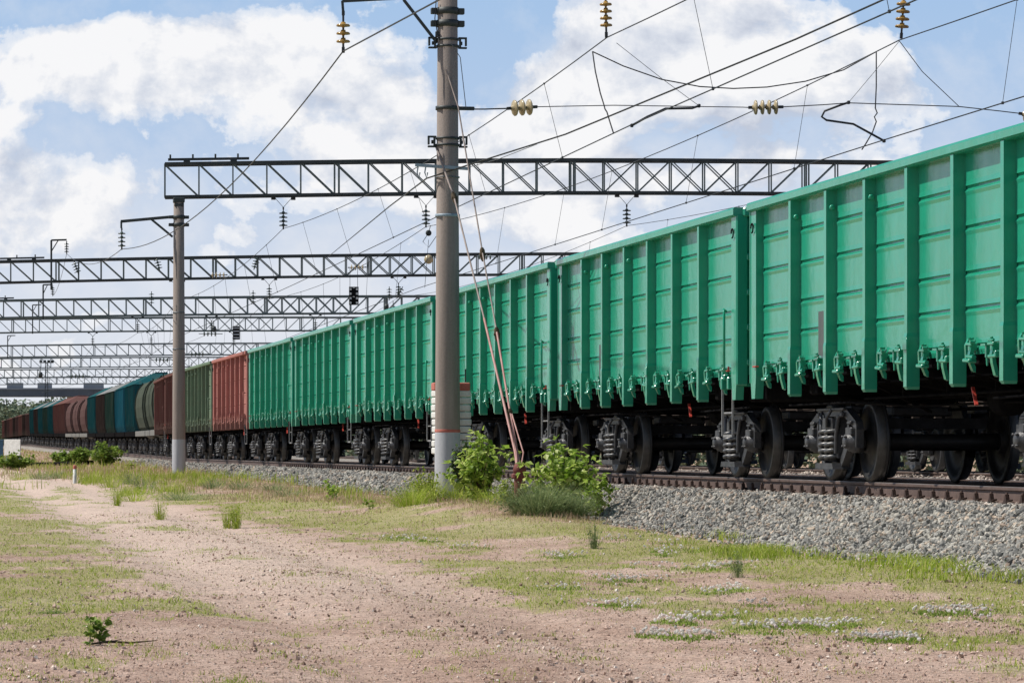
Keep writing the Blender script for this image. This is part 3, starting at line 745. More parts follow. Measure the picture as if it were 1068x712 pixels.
# ------------------------------------------------------------------ gondola wagon
HL = 6.56; XP = 1.455; XO = 1.580
G = M['green']
POSTS = [-4.36, -2.62, -.87, .87, 2.62, 4.36]
SEAMS = [3.05, 2.65, 2.19, 1.83, 1.45]
def side_wall_mesh(detail=True):
    b = MB(); prof = [(-XP, 1.34)]
    z = 1.34
    for sz in sorted(SEAMS):
        # plate rises, leans slightly out at its top, then a dark recess and a lit ledge
        prof += [(-XP, sz - .10), (-XP - .009, sz - .062), (-XP - .007, sz - .052), (-XP + .014, sz - .030), (-XP + .018, sz - .006), (-XP - .006, sz), (-XP - .004, sz + .012), (-XP, sz + .05)]
    prof += [(-XP, 3.37), (-XP + .05, 3.37), (-XP + .05, 1.34)]
    b.prism(prof, -HL + .02, HL - .02, 'y'); return b
def post_mb():
    b = MB(); 
    def ring(w0, w1, xo, z): return [(-XP + .01, -w0, z), (-XP + .01, w0, z), (xo, w1, z), (xo, -w1, z)]
    vs = ring(.056, .054, -XO, 3.37) + ring(.056, .054, -XO, 1.62) + ring(.064, .062, -XO - .008, 1.58) + ring(.064, .062, -XO - .008, 1.05) + ring(.05, .045, -XO + .01, 1.02)
    fs = [(i * 4 + j, i * 4 + (j + 1) % 4, i * 4 + 4 + (j + 1) % 4, i * 4 + 4 + j) for i in range(4) for j in range(4)] + [(0, 1, 2, 3), (16, 17, 18, 19)]
    b.add(vs, fs); return b
def latch_mb(kind=0):
    """hatch lock: brackets, bent hook, roller and pin; kind 1 = the stubbier lock with a guide plate"""
    b = MB(); x = -XP - .02; dz = .05 * kind
    b.box((x - .035, 0, 1.405), (.08, .07, .085), .008); b.box((x - .07, .0, 1.435), (.03, .20, .03), .006)
    b.prism([(x - .03, 1.40), (x - .066, 1.40), (x - .080, 1.33), (x - .070, 1.24), (x - .040, 1.12 + dz), (x - .012, 1.105 + dz), (x - .012, 1.16 + dz), (x - .034, 1.25), (x - .038, 1.32)], -.05, .03, 'y')
    b.tube([(x - .06, -.14, 1.31), (x - .06, .09, 1.31)], .024, 7); b.tube([(x - .075, -.02, 1.50), (x - .04, -.02, 1.40)], .016, 6)
    if kind:
        b.prism([(x, 1.50), (x - .05, 1.49), (x - .085, 1.42), (x - .075, 1.27), (x - .02, 1.22), (x, 1.24)], .08, .13, 'y'); b.box((x - .06, .02, 1.27), (.09, .22, .04), .01)
        b.tube([(x - .05, -.12, 1.46), (x - .10, -.12, 1.46)], .02, 6)
    else:
        b.box((x - .04, .20, 1.37), (.06, .045, .14), .006); b.tube([(x - .05, .20, 1.36), (x - .05, .20, 1.22)], [.020, .011], 6); b.box((x - .06, .24, 1.43), (.05, .16, .022))
        b.tube([(x - .075, -.10, 1.47), (x - .075, .07, 1.47)], .012, 6); b.box((x - .05, -.15, 1.33), (.07, .05, .07), .01)
    return b
def grab_mb(y):
    b = MB(); x = -XO - .03
    b.tube([(x + .03, y, 2.16), (x - .015, y, 2.19), (x - .02, y - .05, 2.16), (x - .02, y - .05, 1.95), (x - .02, y - .05, 1.40), (x + .02, y - .05, 1.36)], .019, 6); return b
def step_mb(y):
    b = MB(); x = -XP - .06
    for d in (-.26, .26): b.bar((x - .02 * (d > 0), y + d, 1.22), (x - .02 * (d > 0), y + d, .56), .026, .026)
    b.bar((x, y - .27, .56), (x, y + .27, .56), .034, .03); b.bar((x, y - .27, .86), (x, y + .27, .86), .02, .02); return b
def ladder_mb():
    b = MB()
    for x in (-.9, -.55): b.bar((x, -HL - .05, 1.2), (x, -HL - .05, 3.3), .03, .02)
    for i in range(7): b.tube([(-.9, -HL - .05, 1.35 + .3 * i), (-.55, -HL - .05, 1.35 + .3 * i)], .011, 6)
    return b
def make_gondola():
    t = empty('gondola_wagon', (0, 0, 0))
    sw = side_wall_mesh().mesh('side_wall', G)
    tr = MB(); tr.prism([(-1.43, 3.37), (-1.565, 3.37), (-1.598, 3.39), (-1.600, 3.46), (-1.585, 3.485), (-1.43, 3.485)], -HL - .02, HL + .02, 'y'); trm = tr.mesh('top_rail', G)
    pm = post_mb().mesh('post', G)
    cp = MB(); cp.prism([(HL - .30, 3.37), (HL + .0, 3.37), (HL + .0, 1.30), (HL - .06, 1.02), (HL - .24, 1.02), (HL - .30, 1.30)], -XO + .03, -XP + .01, 'x')
    cp.box((-1.48, HL + .0, 2.3), (.16, .06, 2.2), .02); cpm = cp.mesh('corner_post', G)
    cp = MB(); cp.prism([(-HL + .30, 3.37), (-HL, 3.37), (-HL, 1.30), (-HL + .06, 1.02), (-HL + .24, 1.02), (-HL + .30, 1.30)], -XO + .03, -XP + .01, 'x')
    cp.box((-1.48, -HL, 2.3), (.16, .06, 2.2), .02); cpm2 = cp.mesh('corner_post', G)
    lm = (latch_mb(0).mesh('hatch_lock', G), latch_mb(1).mesh('hatch_lock', G))
    for side, rz in ((0, 0), (1, PI)):
        for nm, me in (('side_wall', sw), ('top_rail', trm), ('corner_post', cpm), ('corner_post', cpm2)):
            o = obj(nm, me, t); o.rotation_euler.z = rz
        for y in POSTS:
            o = obj('post', pm, t); o.rotation_euler.z = rz; o.location.y = y
        edges = [-HL + .30] + POSTS + [HL - .30]
        for a, c in zip(edges[:-1], edges[1:]):
            for f in (.28, .74):
                o = obj('hatch_lock', lm[f > .5], t); o.rotation_euler.z = rz; o.location.y = a + (c - a) * f
        if side == 0:
            gp = MB(); gp.box((-XP - .03, 3.02, 1.74), (.006, .56, .52)); gp.build('stencil_panel', M['gray_stencil'], t)
            sp_ = MB(); sp_.box((-XO - .02, -.62 - .3, 1.50), (.02, .16, .12), .004); sp_.build('plate', G, t)
            rh = MB(); rh.box((-XP - .07, -HL + .62, 1.40), (.05, .12, .018), .004); rh.box((-XP - .06, -HL + .62, 1.43), (.02, .02, .06)); rh.build('lock_handle', M['redp'], t)
            rh = MB(); rh.box((-XP - .10, HL - .30, 1.42), (.05, .16, .018), .004); rh.build('lock_handle', M['redp'], t)
            for yy, zz in ((POSTS[3], 3.17), (POSTS[4], 3.17), (POSTS[5], 3.17)):
                e = MB(); e.lathe([(.0, -.03), (.028, -.03), (.034, 0), (.028, .03), (0, .03)], 10, (-XO + .06, yy - .09, zz), 'y'); e.build('lashing_ring', G, t)
            for yy in (-HL + .16, HL - .16):
                e = MB(); e.tube([(-XO + .01, yy + .06 * math.cos(a), 3.16 + .06 * math.sin(a)) for a in [i * PI / 5 for i in range(9)]], .010, 5); e.build('lashing_ring', M['black'], t)
        for s in (-1,):
            o = obj('grab_rail', ME.setdefault('grab', grab_mb(-HL + .42).mesh('grab_rail', G)), t); o.rotation_euler.z = rz
            o = obj('step', ME.setdefault('step', step_mb(-HL + .62).mesh('step', M['bright'])), t); o.rotation_euler.z = rz
            for dy in (.43, .81):
                o = obj('step_bracket', ME.setdefault('stepb%s' % dy, MB().box((-XP - .07, -HL + dy, 1.24), (.10, .07, .16), .01).mesh('step_bracket', G)), t); o.rotation_euler.z = rz
        ew = MB(); ew.box((0, -HL + .06, 2.28), (2.9, .05, 2.18))
        for z in (1.5, 1.95, 2.4, 2.85): ew.box((0, -HL + .01, z), (2.86, .10, .09), .02)
        for x in (-.5, .5): ew.box((x, -HL - .01, 2.25), (.10, .12, 2.1), .01)
        ew.box((0, -HL + .0, 3.425), (2.95, .16, .12), .02)
        o = obj('end_wall', ME.setdefault('endw', ew.mesh('end_wall', G)), t); o.rotation_euler.z = rz
        o = obj('ladder', ME.setdefault('ladder', ladder_mb().mesh('ladder', G)), t); o.rotation_euler.z = rz
    add_underframe(t, True)
    for y in (-4.325, 4.325): make_bogie(t, y)
    return t
def frame_mesh(hatches=True):
    b = MB(); b.box((0, 0, 1.12), (.40, 13.1, .30), .02); b.box((0, 0, 1.275), (2.78, 13.1, .05))
    for s in (-1, 1): b.box((s * 1.36, 0, 1.29), (.10, 13.1, .10), .01)
    for y in POSTS + [-5.6, 5.6]: b.prism([(-1.36, 1.24), (1.36, 1.24), (1.36, 1.16), (.3, .98), (-.3, .98), (-1.36, 1.16)], y - .06, y + .06, 'y')
    for y in (-4.325, 4.325): b.box((0, y, 1.03), (.8, .5, .2), .02); b.box((0, y, 1.12), (2.6, .34, .16), .02)
    for d in (-1, 1): b.box((0, d * 6.5, 1.14), (2.7, .22, .30), .03)
    if hatches:
        for a, c in zip(POSTS[:-1], POSTS[1:]):
            for s in (-1, 1):
                b.box((s * .78, (a + c) / 2, 1.17), (1.05, c - a - .2, .02), rot=Matrix.Rotation(s * .06, 3, 'Y'))
                for k in (-.3, .3): b.bar((s * 1.3, (a + c) / 2 + k, 1.17), (s * .3, (a + c) / 2 + k, 1.08), .05, .05)
    return b
def add_underframe(t, full):
    obj('underframe', ME.setdefault('uf', frame_mesh().mesh('underframe', M['black'])), t)
    cp = MB()
    for d in (-1, 1):
        cp.box((0, d * 6.62, 1.04), (.26, .5, .24), .03); cp.box((0, 0, 1.04), (.1, 13.0, .08)) if d > 0 else None; cp.prism([(-.19, d * 6.80), (.19, d * 6.80), (.16, d * 6.94), (-.02, d * 6.93), (-.16, d * 6.98)], .92, 1.17, 'z')
    obj('coupler', ME.setdefault('cpl', cp.mesh('coupler', M['black'])), t)
    r = MB()
    r.tube([(-.95, -3.0, .98), (-.95, 3.2, .98)], .018, 6); r.tube([(-1.22, -5.9, .93), (-1.22, -2.9, .90), (-.6, -2.3, .88), (-.6, 2.2, .88), (-1.2, 2.9, .93), (-1.2, 5.9, .93)], .016, 6)
    r.tube([(.3, -4, .86), (.3, 4, .86)], .02, 6); r.bar((-.5, -1.6, .94), (.5, -1.2, .9), .05, .03); r.bar((-.5, .5, .94), (.5, .9, .9), .05, .03)
    for y in (-2.1, -.3, 1.5): r.bar((-.95, y, .98), (-.95, y, 1.2), .03)
    for y in (-2.8, 1.8): r.bar((-1.25, y, 1.14), (-.35, y + .7, .82), .03)
    obj('brake_rod', ME.setdefault('rod', r.mesh('brake_rod', M['black'])), t)
    c = MB(); c.lathe([(0, -.45), (.12, -.45), (.16, -.41), (.16, .41), (.12, .45), (0, .45)], 18, (.55, 1.3, .92), 'y')
    obj('air_reservoir', ME.setdefault('res', c.mesh('air_reservoir', M['black'])), t)
    c = MB(); c.lathe([(0, -.22), (.17, -.22), (.18, -.18), (.18, .16), (.06, .22), (.03, .5), (0, .5)], 18, (-.5, -1.0, .92), 'y')
    obj('brake_cylinder', ME.setdefault('bcyl', c.mesh('brake_cylinder', M['black'])), t)
    h = MB(); h.bar((-1.25, -2.25, 1.02), (-1.27, -2.45, .84), .035, .02)
    obj('release_lever', ME.setdefault('lev', h.mesh('release_lever', M['redp'])), t)
    hs = MB()
    for d in (-1, 1): hs.tube([(-.3, d * 6.62, 1.0), (-.34, d * 6.8, .80), (-.3, d * 6.94, .66), (-.2, d * 6.95, .60)], .022, 6)
    obj('brake_hose', ME.setdefault('hose', hs.mesh('brake_hose', M['black'])), t)

# ------------------------------------------------------------------ hopper wagons
def hopper_mesh(kind):
    b = MB(); e = 5.3 if kind == 'barrel' else 5.75
    if kind == 'barrel':
        pr = [(1.16, 1.16), (1.38, 1.45), (1.52, 1.95), (1.575, 2.5), (1.54, 3.0), (1.40, 3.45), (1.12, 3.80), (.6, 3.98), (0, 4.02)]
    else:
        pr = [(1.40, 1.25), (1.50, 1.6), (1.54, 2.6), (1.54, 3.80)]
    poly = [(-x, z) for x, z in pr] + [(x, z) for x, z in (pr[::-1][1:] if kind == 'barrel' else pr[::-1])]
    nb = len(poly); rings = []
    secs = [(-e, .93), (-e + .25, 1), (e - .25, 1), (e, .93)] if kind == 'barrel' else [(-e, 1), (e, 1)]
    vs = []
    for y, k in secs: vs += [(x * k, y, z) for x, z in poly]
    fs = [(i * nb + j, i * nb + (j + 1) % nb, (i + 1) * nb + (j + 1) % nb, (i + 1) * nb + j) for i in range(len(secs) - 1) for j in range(nb)]
    fs += [tuple(range(nb)), tuple(range((len(secs) - 1) * nb, len(secs) * nb))]
    b.add(vs, fs)
    nr = 7 if kind != 'barrel' else 3
    for i in (range(nr + 1) if kind != 'barrel' else (0, nr)):
        y = -e + .1 + (2 * e - .2) * i / nr
        for s in (-1, 1):
            pp = pr[:7] if kind == 'barrel' else pr
            for (xa, za), (xb, zb) in zip(pp[:-1], pp[1:]): b.bar((s * (xa + .02), y, za), (s * (xb + .02), y, zb), .07, .09, (0, 1, 0))
    return b
def roof_mesh():
    b = MB(); e = 5.8
    b.add([(-1.60, -e, 3.82), (1.60, -e, 3.82), (1.60, e, 3.82), (-1.60, e, 3.82), (-.45, -e + .9, 4.42), (.45, -e + .9, 4.42), (.45, e - .9, 4.42), (-.45, e - .9, 4.42)],
          [(0, 1, 2, 3), (4, 5, 6, 7), (0, 1, 5, 4), (1, 2, 6, 5), (2, 3, 7, 6), (3, 0, 4, 7)])
    for y in (-4.2, -1.4, 1.4, 4.2): b.box((0, y, 4.46), (.7, .9, .08), .02)
    return b
def sill_mesh():
    b = MB()
    for s in (-1, 1): b.box((s * 1.48, 0, 1.13), (.12, 13.1, .27), .01)
    for d in (-1, 1): b.box((0, d * 6.5, 1.08), (2.9, .16, .2), .01)
    b.box((0, 0, 1.05), (.4, 13.0, .25)); b.box((0, 0, 1.2), (2.7, 12.6, .04)); b.box((0, -6.2, 1.2), (2.8, .7, .03)); b.box((0, 6.2, 1.2), (2.8, .7, .03))
    for y in (-2.6, 0, 2.6): b.add([(-1.2, y - 1.2, 1.1), (1.2, y - 1.2, 1.1), (1.2, y + 1.2, 1.1), (-1.2, y + 1.2, 1.1), (-.3, y - .3, .45), (.3, y - .3, .45), (.3, y + .3, .45), (-.3, y + .3, .45)], [(0, 1, 2, 3), (4, 5, 6, 7), (0, 1, 5, 4), (1, 2, 6, 5), (2, 3, 7, 6), (3, 0, 4, 7)])
    return b
def make_hopper(kind):
    t = empty('hopper_wagon', (0, 0, 0))
    hopper_mesh(kind).build('hopper_body', G, t)
    if kind != 'barrel': roof_mesh().build('roof', M['palegrey'], t)
    sill_mesh().build('sill', M['palegrey'] if kind == 'barrel' else M['black'], t)
    lad = MB()
    for x in (-1.1, -.7): lad.bar((x, -6.35, 1.2), (x, -5.95, 3.9), .04)
    for i in range(8): lad.bar((-1.1, -6.33 + .05 * i, 1.4 + .32 * i), (-.7, -6.33 + .05 * i, 1.4 + .32 * i), .03)
    lad.build('ladder', M['black'], t)
    for y in (-4.3, 4.3): make_bogie(t, y, full=False)
    return t
def make_far_gondola():
    t = empty('gondola_wagon', (0, 0, 0)); b = side_wall_mesh(); p = post_mb()
    for y in POSTS: b.add([(v[0], v[1] + y, v[2]) for v in p.v], p.f)
    for d in (-1, 1): b.box((-1.5, d * (HL - .15), 2.2), (.1, .3, 2.3))
    me = b.mesh('side_wall', G)
    for rz in (0, PI): o = obj('side_wall', me, t); o.rotation_euler.z = rz
    for rz in (0, PI):
        o = obj('end_wall', ME['endw'], t); o.rotation_euler.z = rz
    tr = MB(); tr.prism([(-1.43, 3.37), (-1.6, 3.37), (-1.6, 3.485), (-1.43, 3.485)], -HL, HL, 'y'); tr.prism([(1.43, 3.37), (1.6, 3.37), (1.6, 3.485), (1.43, 3.485)], -HL, HL, 'y'); tr.build('top_rail', G, t)
    obj('underframe', ME['uf'], t); obj('coupler', ME['cpl'], t)
    for y in (-4.325, 4.325): make_bogie(t, y, full=False)
    return t

near_g = make_gondola(); far_g = make_far_gondola(); hop_b = make_hopper('barrel'); hop_t = make_hopper('tall')
used = set()
def place(proto, u, v, label, matkey, group, roofkey=None):
    if proto.name in used: o = copy_tree(proto)
    else: o = proto; used.add(proto.name)
    d = .5; a = -math.atan2(u(v + d) - u(v - d), 2 * d)
    o.location = (u(v), v, zr(v)); o.rotation_euler.z = a
    o.rotation_euler.x = math.atan2(zr(v + d) - zr(v - d), 2 * d)
    tag(o, label, 'train wagon', group)
    if not o.get('_done'): pass
    return o
cars = []
plan = ['green'] * 7 + ['red', 'palegreen', 'brown', 'brown2', 'b:greyolive', 'b:greyolive', 't:teal', 't:blue', 't:darkgreen', 't:darkbrown', 't:teal', 'b:mauve', 'b:mauve', 'b:mauve', 't:brown', 't:brown', 't:teal', 't:darkgreen', 't:teal', 't:darkbrown', 't:teal', 'mauve', 'darkbrown', 'brown', 'mauve', 'darkbrown', 'brown', 'mauve', 'darkbrown', 'brown']
LAB = {0: 'green gondola wagon cut off by the right edge, nearest to the camera of all', 1: 'green gondola wagon with grey stencil panel filling the right third of the view',
       2: 'green gondola wagon directly behind the broad maple bush', 3: 'green gondola wagon partly hidden by the near mast and guy rods', 4: 'green gondola wagon just left of the near mast',
       5: 'second green gondola wagon left of the near mast', 6: 'last green gondola wagon, coupled to the faded red one',
       7: 'faded red gondola wagon coupled behind the green ones', 8: 'faded pale green gondola wagon just right of the second mast', 9: 'brown gondola wagon behind the second mast',
       10: 'brown gondola wagon coupled to the grey rounded hoppers', 11: 'grey round sided hopper wagon with white sill, nearer of the two', 12: 'grey round sided hopper wagon with white sill, farther of the two',
       13: 'teal tall hopper wagon with pitched roof next to the grey hoppers', 14: 'bright blue tall hopper wagon with pitched roof', 15: 'dark green tall hopper wagon with pale roof', 16: 'dark brown tall hopper wagon with pale roof',
       17: 'teal hopper wagon squeezed between the dark brown and the mauve ones', 18: 'mauve brown rounded hopper wagon, nearest of three', 19: 'mauve brown rounded hopper wagon, middle of three', 20: 'mauve brown rounded hopper wagon, farthest of three',
       21: 'red brown tall hopper wagon right of its twin, far down the train', 22: 'red brown tall hopper wagon left of its twin, far down the train'}
protos = {'g': near_g, 'f': far_g, 'b': hop_b, 't': hop_t}
spare = {k: True for k in protos}
for i, spec in enumerate(plan):
    v = 45.65 + 13.92 * (i - 1) - 6.96
    kind = 'g' if i < 11 else 'f'; key = spec
    if ':' in spec: kind, key = spec.split(':')
    if key == 'brown2': key = 'brown'
    pr = protos[kind]
    if spare[kind]: o = pr; spare[kind] = False
    else: o = copy_tree(pr)
    u = lambda q: T1 + dev(q)
    o.location = (u(v), v, zr(v)); o.rotation_euler = (math.atan((zr(v + 1) - zr(v - 1)) / 2), 0, -math.atan((u(v + 1) - u(v - 1)) / 2))
    cars.append((o, key))
    kd = {'g': 'gondola', 'f': 'gondola', 'b': 'rounded hopper', 't': 'tall hopper'}[kind]
    cn = {'mauve': 'mauve brown', 'darkbrown': 'dark brown', 'palegreen': 'pale green', 'greyolive': 'grey green', 'brown': 'red brown'}.get(key, key)
    lab = LAB.get(i)
    if lab: tag(o, lab, 'wagon', 'wagons of the long freight train')
    else: tag(o, f'tiny far {cn} {kd} wagon, {i - 22} wagons beyond the red brown twins', 'wagon', 'wagons of the long freight train')
for o, key in cars:
    if key != 'green': repaint(o, G, M[key])
    if key in ('teal', 'blue', 'brown') : repaint(o, M['palegrey'], M['teal' if key == 'blue' else key]) if o.name.startswith('hopper') and any(c.name.startswith('roof') for c in o.children) else None
# train standing on the farthest track
for i in range(9):
    v = 46 + 13.92 * i; o = copy_tree(far_g); o.location = (T3, v, zr(v) - .11); o.rotation_euler = (0, 0, 0)
    tag(o, 'dark wagon of the second train, seen only between the wheels of the first', 'wagon', 'dark wagons standing behind the green train')
    repaint(o, G, M['darkbrown'])

# ------------------------------------------------------------------ masts
def bell(b, cx, cy, z, r):                       # one insulator disc, axis z
    b.lathe([(0, z + .055), (r * .32, z + .05), (r * .36, z + .02), (r * .85, z + .012), (r, z - .005), (r * .96, z - .022), (r * .6, z - .012), (r * .3, z - .03), (0, z - .055)], 14, (cx, cy, 0))
def insulator(p, n, dirv, mat, label, group=None, r=.135, gap=.14, stem=.25, end=.10):
    """string of n discs starting at p and running along dirv; returns its far end"""
    d = Vector(dirv).normalized(); t = empty('insulator_string', p, label, 'insulator', group)
    t.rotation_mode = 'QUATERNION'; t.rotation_quaternion = Vector((0, 0, -1)).rotation_difference(d)
    rod = MB(); Ls = stem + n * gap + end
    rod.tube([(0, 0, 0), (0, 0, -Ls)], .018, 6); rod.box((0, 0, -.03), (.05, .03, .08), .006); rod.box((0, 0, -Ls + .02), (.05, .03, .1), .006)
    rod.build('rod', M['wire'], t)
    for i in range(n):
        b = MB(); bell(b, 0, 0, 0, r); o = b.build('disc', mat, t, (0, 0, -stem - (i + .5) * gap))
    return p + d * Ls
def mast(px, D, foot, ytop, r0, r1, label, paint_y):
    p = W(px, 468, D); zf = (468 - foot) / F * D - .3; zt = (468 - ytop) / F * D; zp = (468 - paint_y) / F * D
    t = empty('concrete_mast', (p.x, p.y, zf), label, 'utility pole')
    H = zt - zf; rp = r0 + (r1 - r0) * (zp - zf) / H
    b = MB(); b.lathe([(rp, zp - zf), (r1, H), (r1 * .8, H + .02), (0, H + .02)], 32); b.build('shaft', M['concrete'], t)
    b = MB(); b.lathe([(r0 + .003, 0), (rp + .003, zp - zf - .02), (rp - .001, zp - zf)], 32); b.build('painted_base', M['concretepaint'], t)
    return t, p, zf, lambda y: (468 - y) / F * D - zf, lambda y: r0 + (r1 - r0) * ((468 - y) / F * D - zf) / H
# near mast
t, mp, zf, Z1, R1 = mast(466.8, 60.0, 536, -75, .215, .155, 'tall brown concrete mast with pale grey base and red band, nearest', 449)
b = MB(); b.lathe([(R1(447) + .001, Z1(451)), (R1(447) + .005, Z1(450.5)), (R1(447) + .005, Z1(448)), (R1(447) + .001, Z1(447.5))], 32); b.build('red_band', M['redtop'], t)
for y, mk, hh in ((12, 'truss', .11), (25, 'truss', .11), (185, 'wirelite', .02), (225, 'bluegrey', .05)):
    b = MB(); r = R1(y) + .012; z = Z1(y); b.lathe([(r, z - hh / 2), (r + .008, z - hh / 2), (r + .008, z + hh / 2), (r, z + hh / 2)], 28)
    if hh > .1:
        for s in (-1, 1): b.box((s * (r + .05), 0, z), (.10, .10, .10), .01)
    b.build('band', M[mk], t)
def ear_clamp(t, y, Zf, Rf):
    b = MB(); r = Rf(y) + .006; z = Zf(y)
    for dz in (-.055, .055): b.lathe([(r, z + dz - .018), (r + .014, z + dz - .018), (r + .014, z + dz + .018), (r, z + dz + .018)], 28)
    for s in (-1, 1):
        b.box((s * (r + .075), 0, z + .08), (.14, .06, .03), .005); b.box((s * (r + .075), 0, z - .08), (.14, .06, .03), .005)
        b.box((s * (r + .035), 0, z), (.03, .06, .16), .005); b.box((s * (r + .13), 0, z + .02), (.03, .06, .14), .005); b.box((s * (r + .06), .05, z), (.04, .03, .06), .005)
    b.build('clamp', M['truss'], t)
ear_clamp(t, 45, Z1, R1); ear_clamp(t, 148, Z1, R1)
b = MB(); r = R1(113) + .01; z = Z1(113); b.lathe([(r, z - .03), (r + .015, z - .03), (r + .015, z + .03), (r, z + .03)], 28); b.box((r + .13, 0, z), (.26, .06, .06), .01); b.build('clamp', M['truss'], t)
b = MB(); b.lathe([(0, -.05), (.09, -.05), (.11, 0), (.09, .05), (0, .05)], 16, (-.03, R1(113) + .05, Z1(113) - .03), 'x'); b.build('fitting', M['insul_c'], t)
# bracket arm (local: -X is left)
def px_local(px, y, D=60.0, base=mp, z0=zf): q = W(px, y, D); return Vector((q.x - base.x, q.y - base.y, q.z - z0))
b = MB(); b.bar(px_local(357, 1), px_local(470, -5), .05, .06); b.bar(px_local(421, 0), px_local(456, 45), .05, .05); b.bar(px_local(357, 1), px_local(358, 14), .04, .04); b.build('bracket_arm', M['truss'], t)
b = MB(); b.bar(px_local(433, 172, 59.8), px_local(488, 176, 59.8), .05, .05)
for x in (436, 444): b.tube([px_local(x, 174, 59.8), px_local(x - 1, 180, 59.8), px_local(x + 1, 186, 59.8), px_local(x + 2, 180, 59.8)], .012, 5)
b.build('cable_bracket', M['bluegrey'], t)
b = MB(); b.tube([px_local(455, 0, 59.9), px_local(453.5, 20, 59.9), px_local(456, 34, 59.9), px_local(458, 44, 59.8)], .009, 5); b.box(px_local(456, 36, 59.9), (.06, .06, .10), .01)
b.tube([px_local(459, 55, 59.9), px_local(459, 190, 59.9)], .006, 4); b.build('earth_wire', M['wire'], t)
I1 = insulator(W(358, 12, 60), 3, (0, 0, -1), M['insul_y'], 'amber three disc insulator hanging from the near mast bracket', stem=.16, gap=.13, end=.1, r=.115)
# second mast
t2, mp2, zf2, Z2, R2 = mast(186.5, 117.0, 495, 207, .215, .165, 'second brown concrete mast, carrying the first truss beam', 458)
def px2(px, y, D=117.0): q = W(px, y, D); return Vector((q.x - mp2.x, q.y - mp2.y, q.z - zf2))
b = MB(); b.bar(px2(126, 231), px2(181, 226), .09, .09); b.bar(px2(157, 228), px2(180, 247), .07, .07); b.bar(px2(126.5, 231), px2(126.5, 238), .06, .06); b.build('bracket_arm', M['truss'], t2)
for y in (226.5, 234.5):
    b = MB(); r = R2(y) + .01; z = Z2(y); b.lathe([(r, z - .06), (r + .015, z - .06), (r + .015, z + .06), (r, z + .06)], 24)
    for s in (-1, 1): b.box((s * (r + .07), 0, z), (.15, .12, .10), .01)
    b.build('clamp', M['truss'], t2)
b = MB(); b.box((0, 0, Z2(209)), (.36, .36, .16), .02); b.box((0, 0, Z2(214)), (.30, .34, .1), .02); b.build('cap_plate', M['truss'], t2)
for y in (326, 364):
    b = MB(); r = R2(y) + .002; z = Z2(y); b.lathe([(r, z - .02), (r + .008, z - .02), (r + .008, z + .02), (r, z + .02)], 24); b.build('band', M['wirelite'], t2)
I2 = insulator(W(127, 238, 117), 4, (0, 0, -1), M['insul_g'], 'dark four disc insulator hanging from the second mast bracket', stem=.1, gap=.13, end=.04, r=.12)

# counterweights behind the near mast
cw = W(470.5, 468, 60.9); t = empty('counterweight_stack', (cw.x, cw.y, (468 - 474) / F * 60.9), 'stack of white concrete counterweights with red top behind the near mast', 'counterweights')
for i in range(10):
    b = MB(); b.box((random.uniform(-.008, .008), 0, 0), (.60, .42, .105 if i < 9 else .13), .015); b.box((.12, -.215, 0), (.035, .01, .07))
    b.build('weight', M['white'] if i < 9 else M['redtop'], t, (0, 0, .065 + .118 * i)).rotation_euler.z = random.uniform(-.05, .05)
b = MB(); b.tube([(0, 0, 1.2), (0, 0, 1.55)], .018, 6); b.tube([(.24, 0, 1.2), (.24, 0, 1.42)], .012, 6); b.build('rod', M['wire'], t)

# guy rods and anchor
A0 = W(541, 489, 53.4)
t = empty('anchor', gpt(542, 53.4), 'dark red anchor post between the two maple bushes holding the guy rods', 'anchor')
b = MB(); hA = A0.z - t.location.z; b.box((0, 0, hA / 2 - .1), (.15, .15, hA + .0), .03); b.lathe([(0, -.06), (.09, -.05), (.10, .02), (.07, .10), (0, .12)], 14, (0, 0, hA - .02)); b.build('post', M['anchor'], t)
b = MB(); b.box((0, 0, hA - .10), (.22, .19, .08), .02); b.build('collar', M['anchor'], t)
def turnbuckle(p, q, parent):
    b = MB(); m = (p + q) / 2; d = (q - p).normalized() * .11; b.tube([m - d, m - d * .6, m + d * .6, m + d], [.02, .042, .042, .02], 8); b.box(m, (.10, .05, .05), .01); b.build('turnbuckle', M['twig'], parent)
g1 = [W(454, 151, 60), W(474, 207, 59.2), W(537, 470, 53.7), W(540, 492, 53.4)]
t = empty('guy_rod', (0, 0, 0), 'lower faded red guy rod from the middle clamp of the near mast', 'guy wire')
b = MB(); b.tube(g1[:2], .019, 6); b.tube([g1[1], W(505, 332, 56.6)], .015, 6); b.build('rod', M['guytop'], t)
b = MB(); b.tube([W(505, 332, 56.6), g1[2], g1[3]], .019, 6); b.tube([W(508.5, 350, 56.5), W(538.5, 471, 53.65), g1[3]], .008, 5); b.build('lower_rod', M['guy'], t)
turnbuckle(W(473, 203, 59.25), W(475, 210, 59.2), t)
g2 = [W(457, 47, 60), W(478, 112, 59.6), W(503, 262, 57.4), W(518, 345, 56.2), W(532, 430, 54.6), W(543, 490, 53.4)]
t = empty('guy_rod', (0, 0, 0), 'upper thin guy wire from the top clamp of the near mast', 'guy wire')
b = MB(); b.tube(g2[:4], .013, 6); b.build('rod', M['guytop'], t)
b = MB(); b.tube(g2[3:], .017, 6); b.tube([g2[4] + Vector((.02, 0, 0)), W(546, 472, 53.6), W(543, 490, 53.4)], .012, 5); b.build('lower_rod', M['guy'], t)
for q in (g2[2], g2[3], g2[4]): turnbuckle(q, q + Vector((.01, 0, -.1)), t)

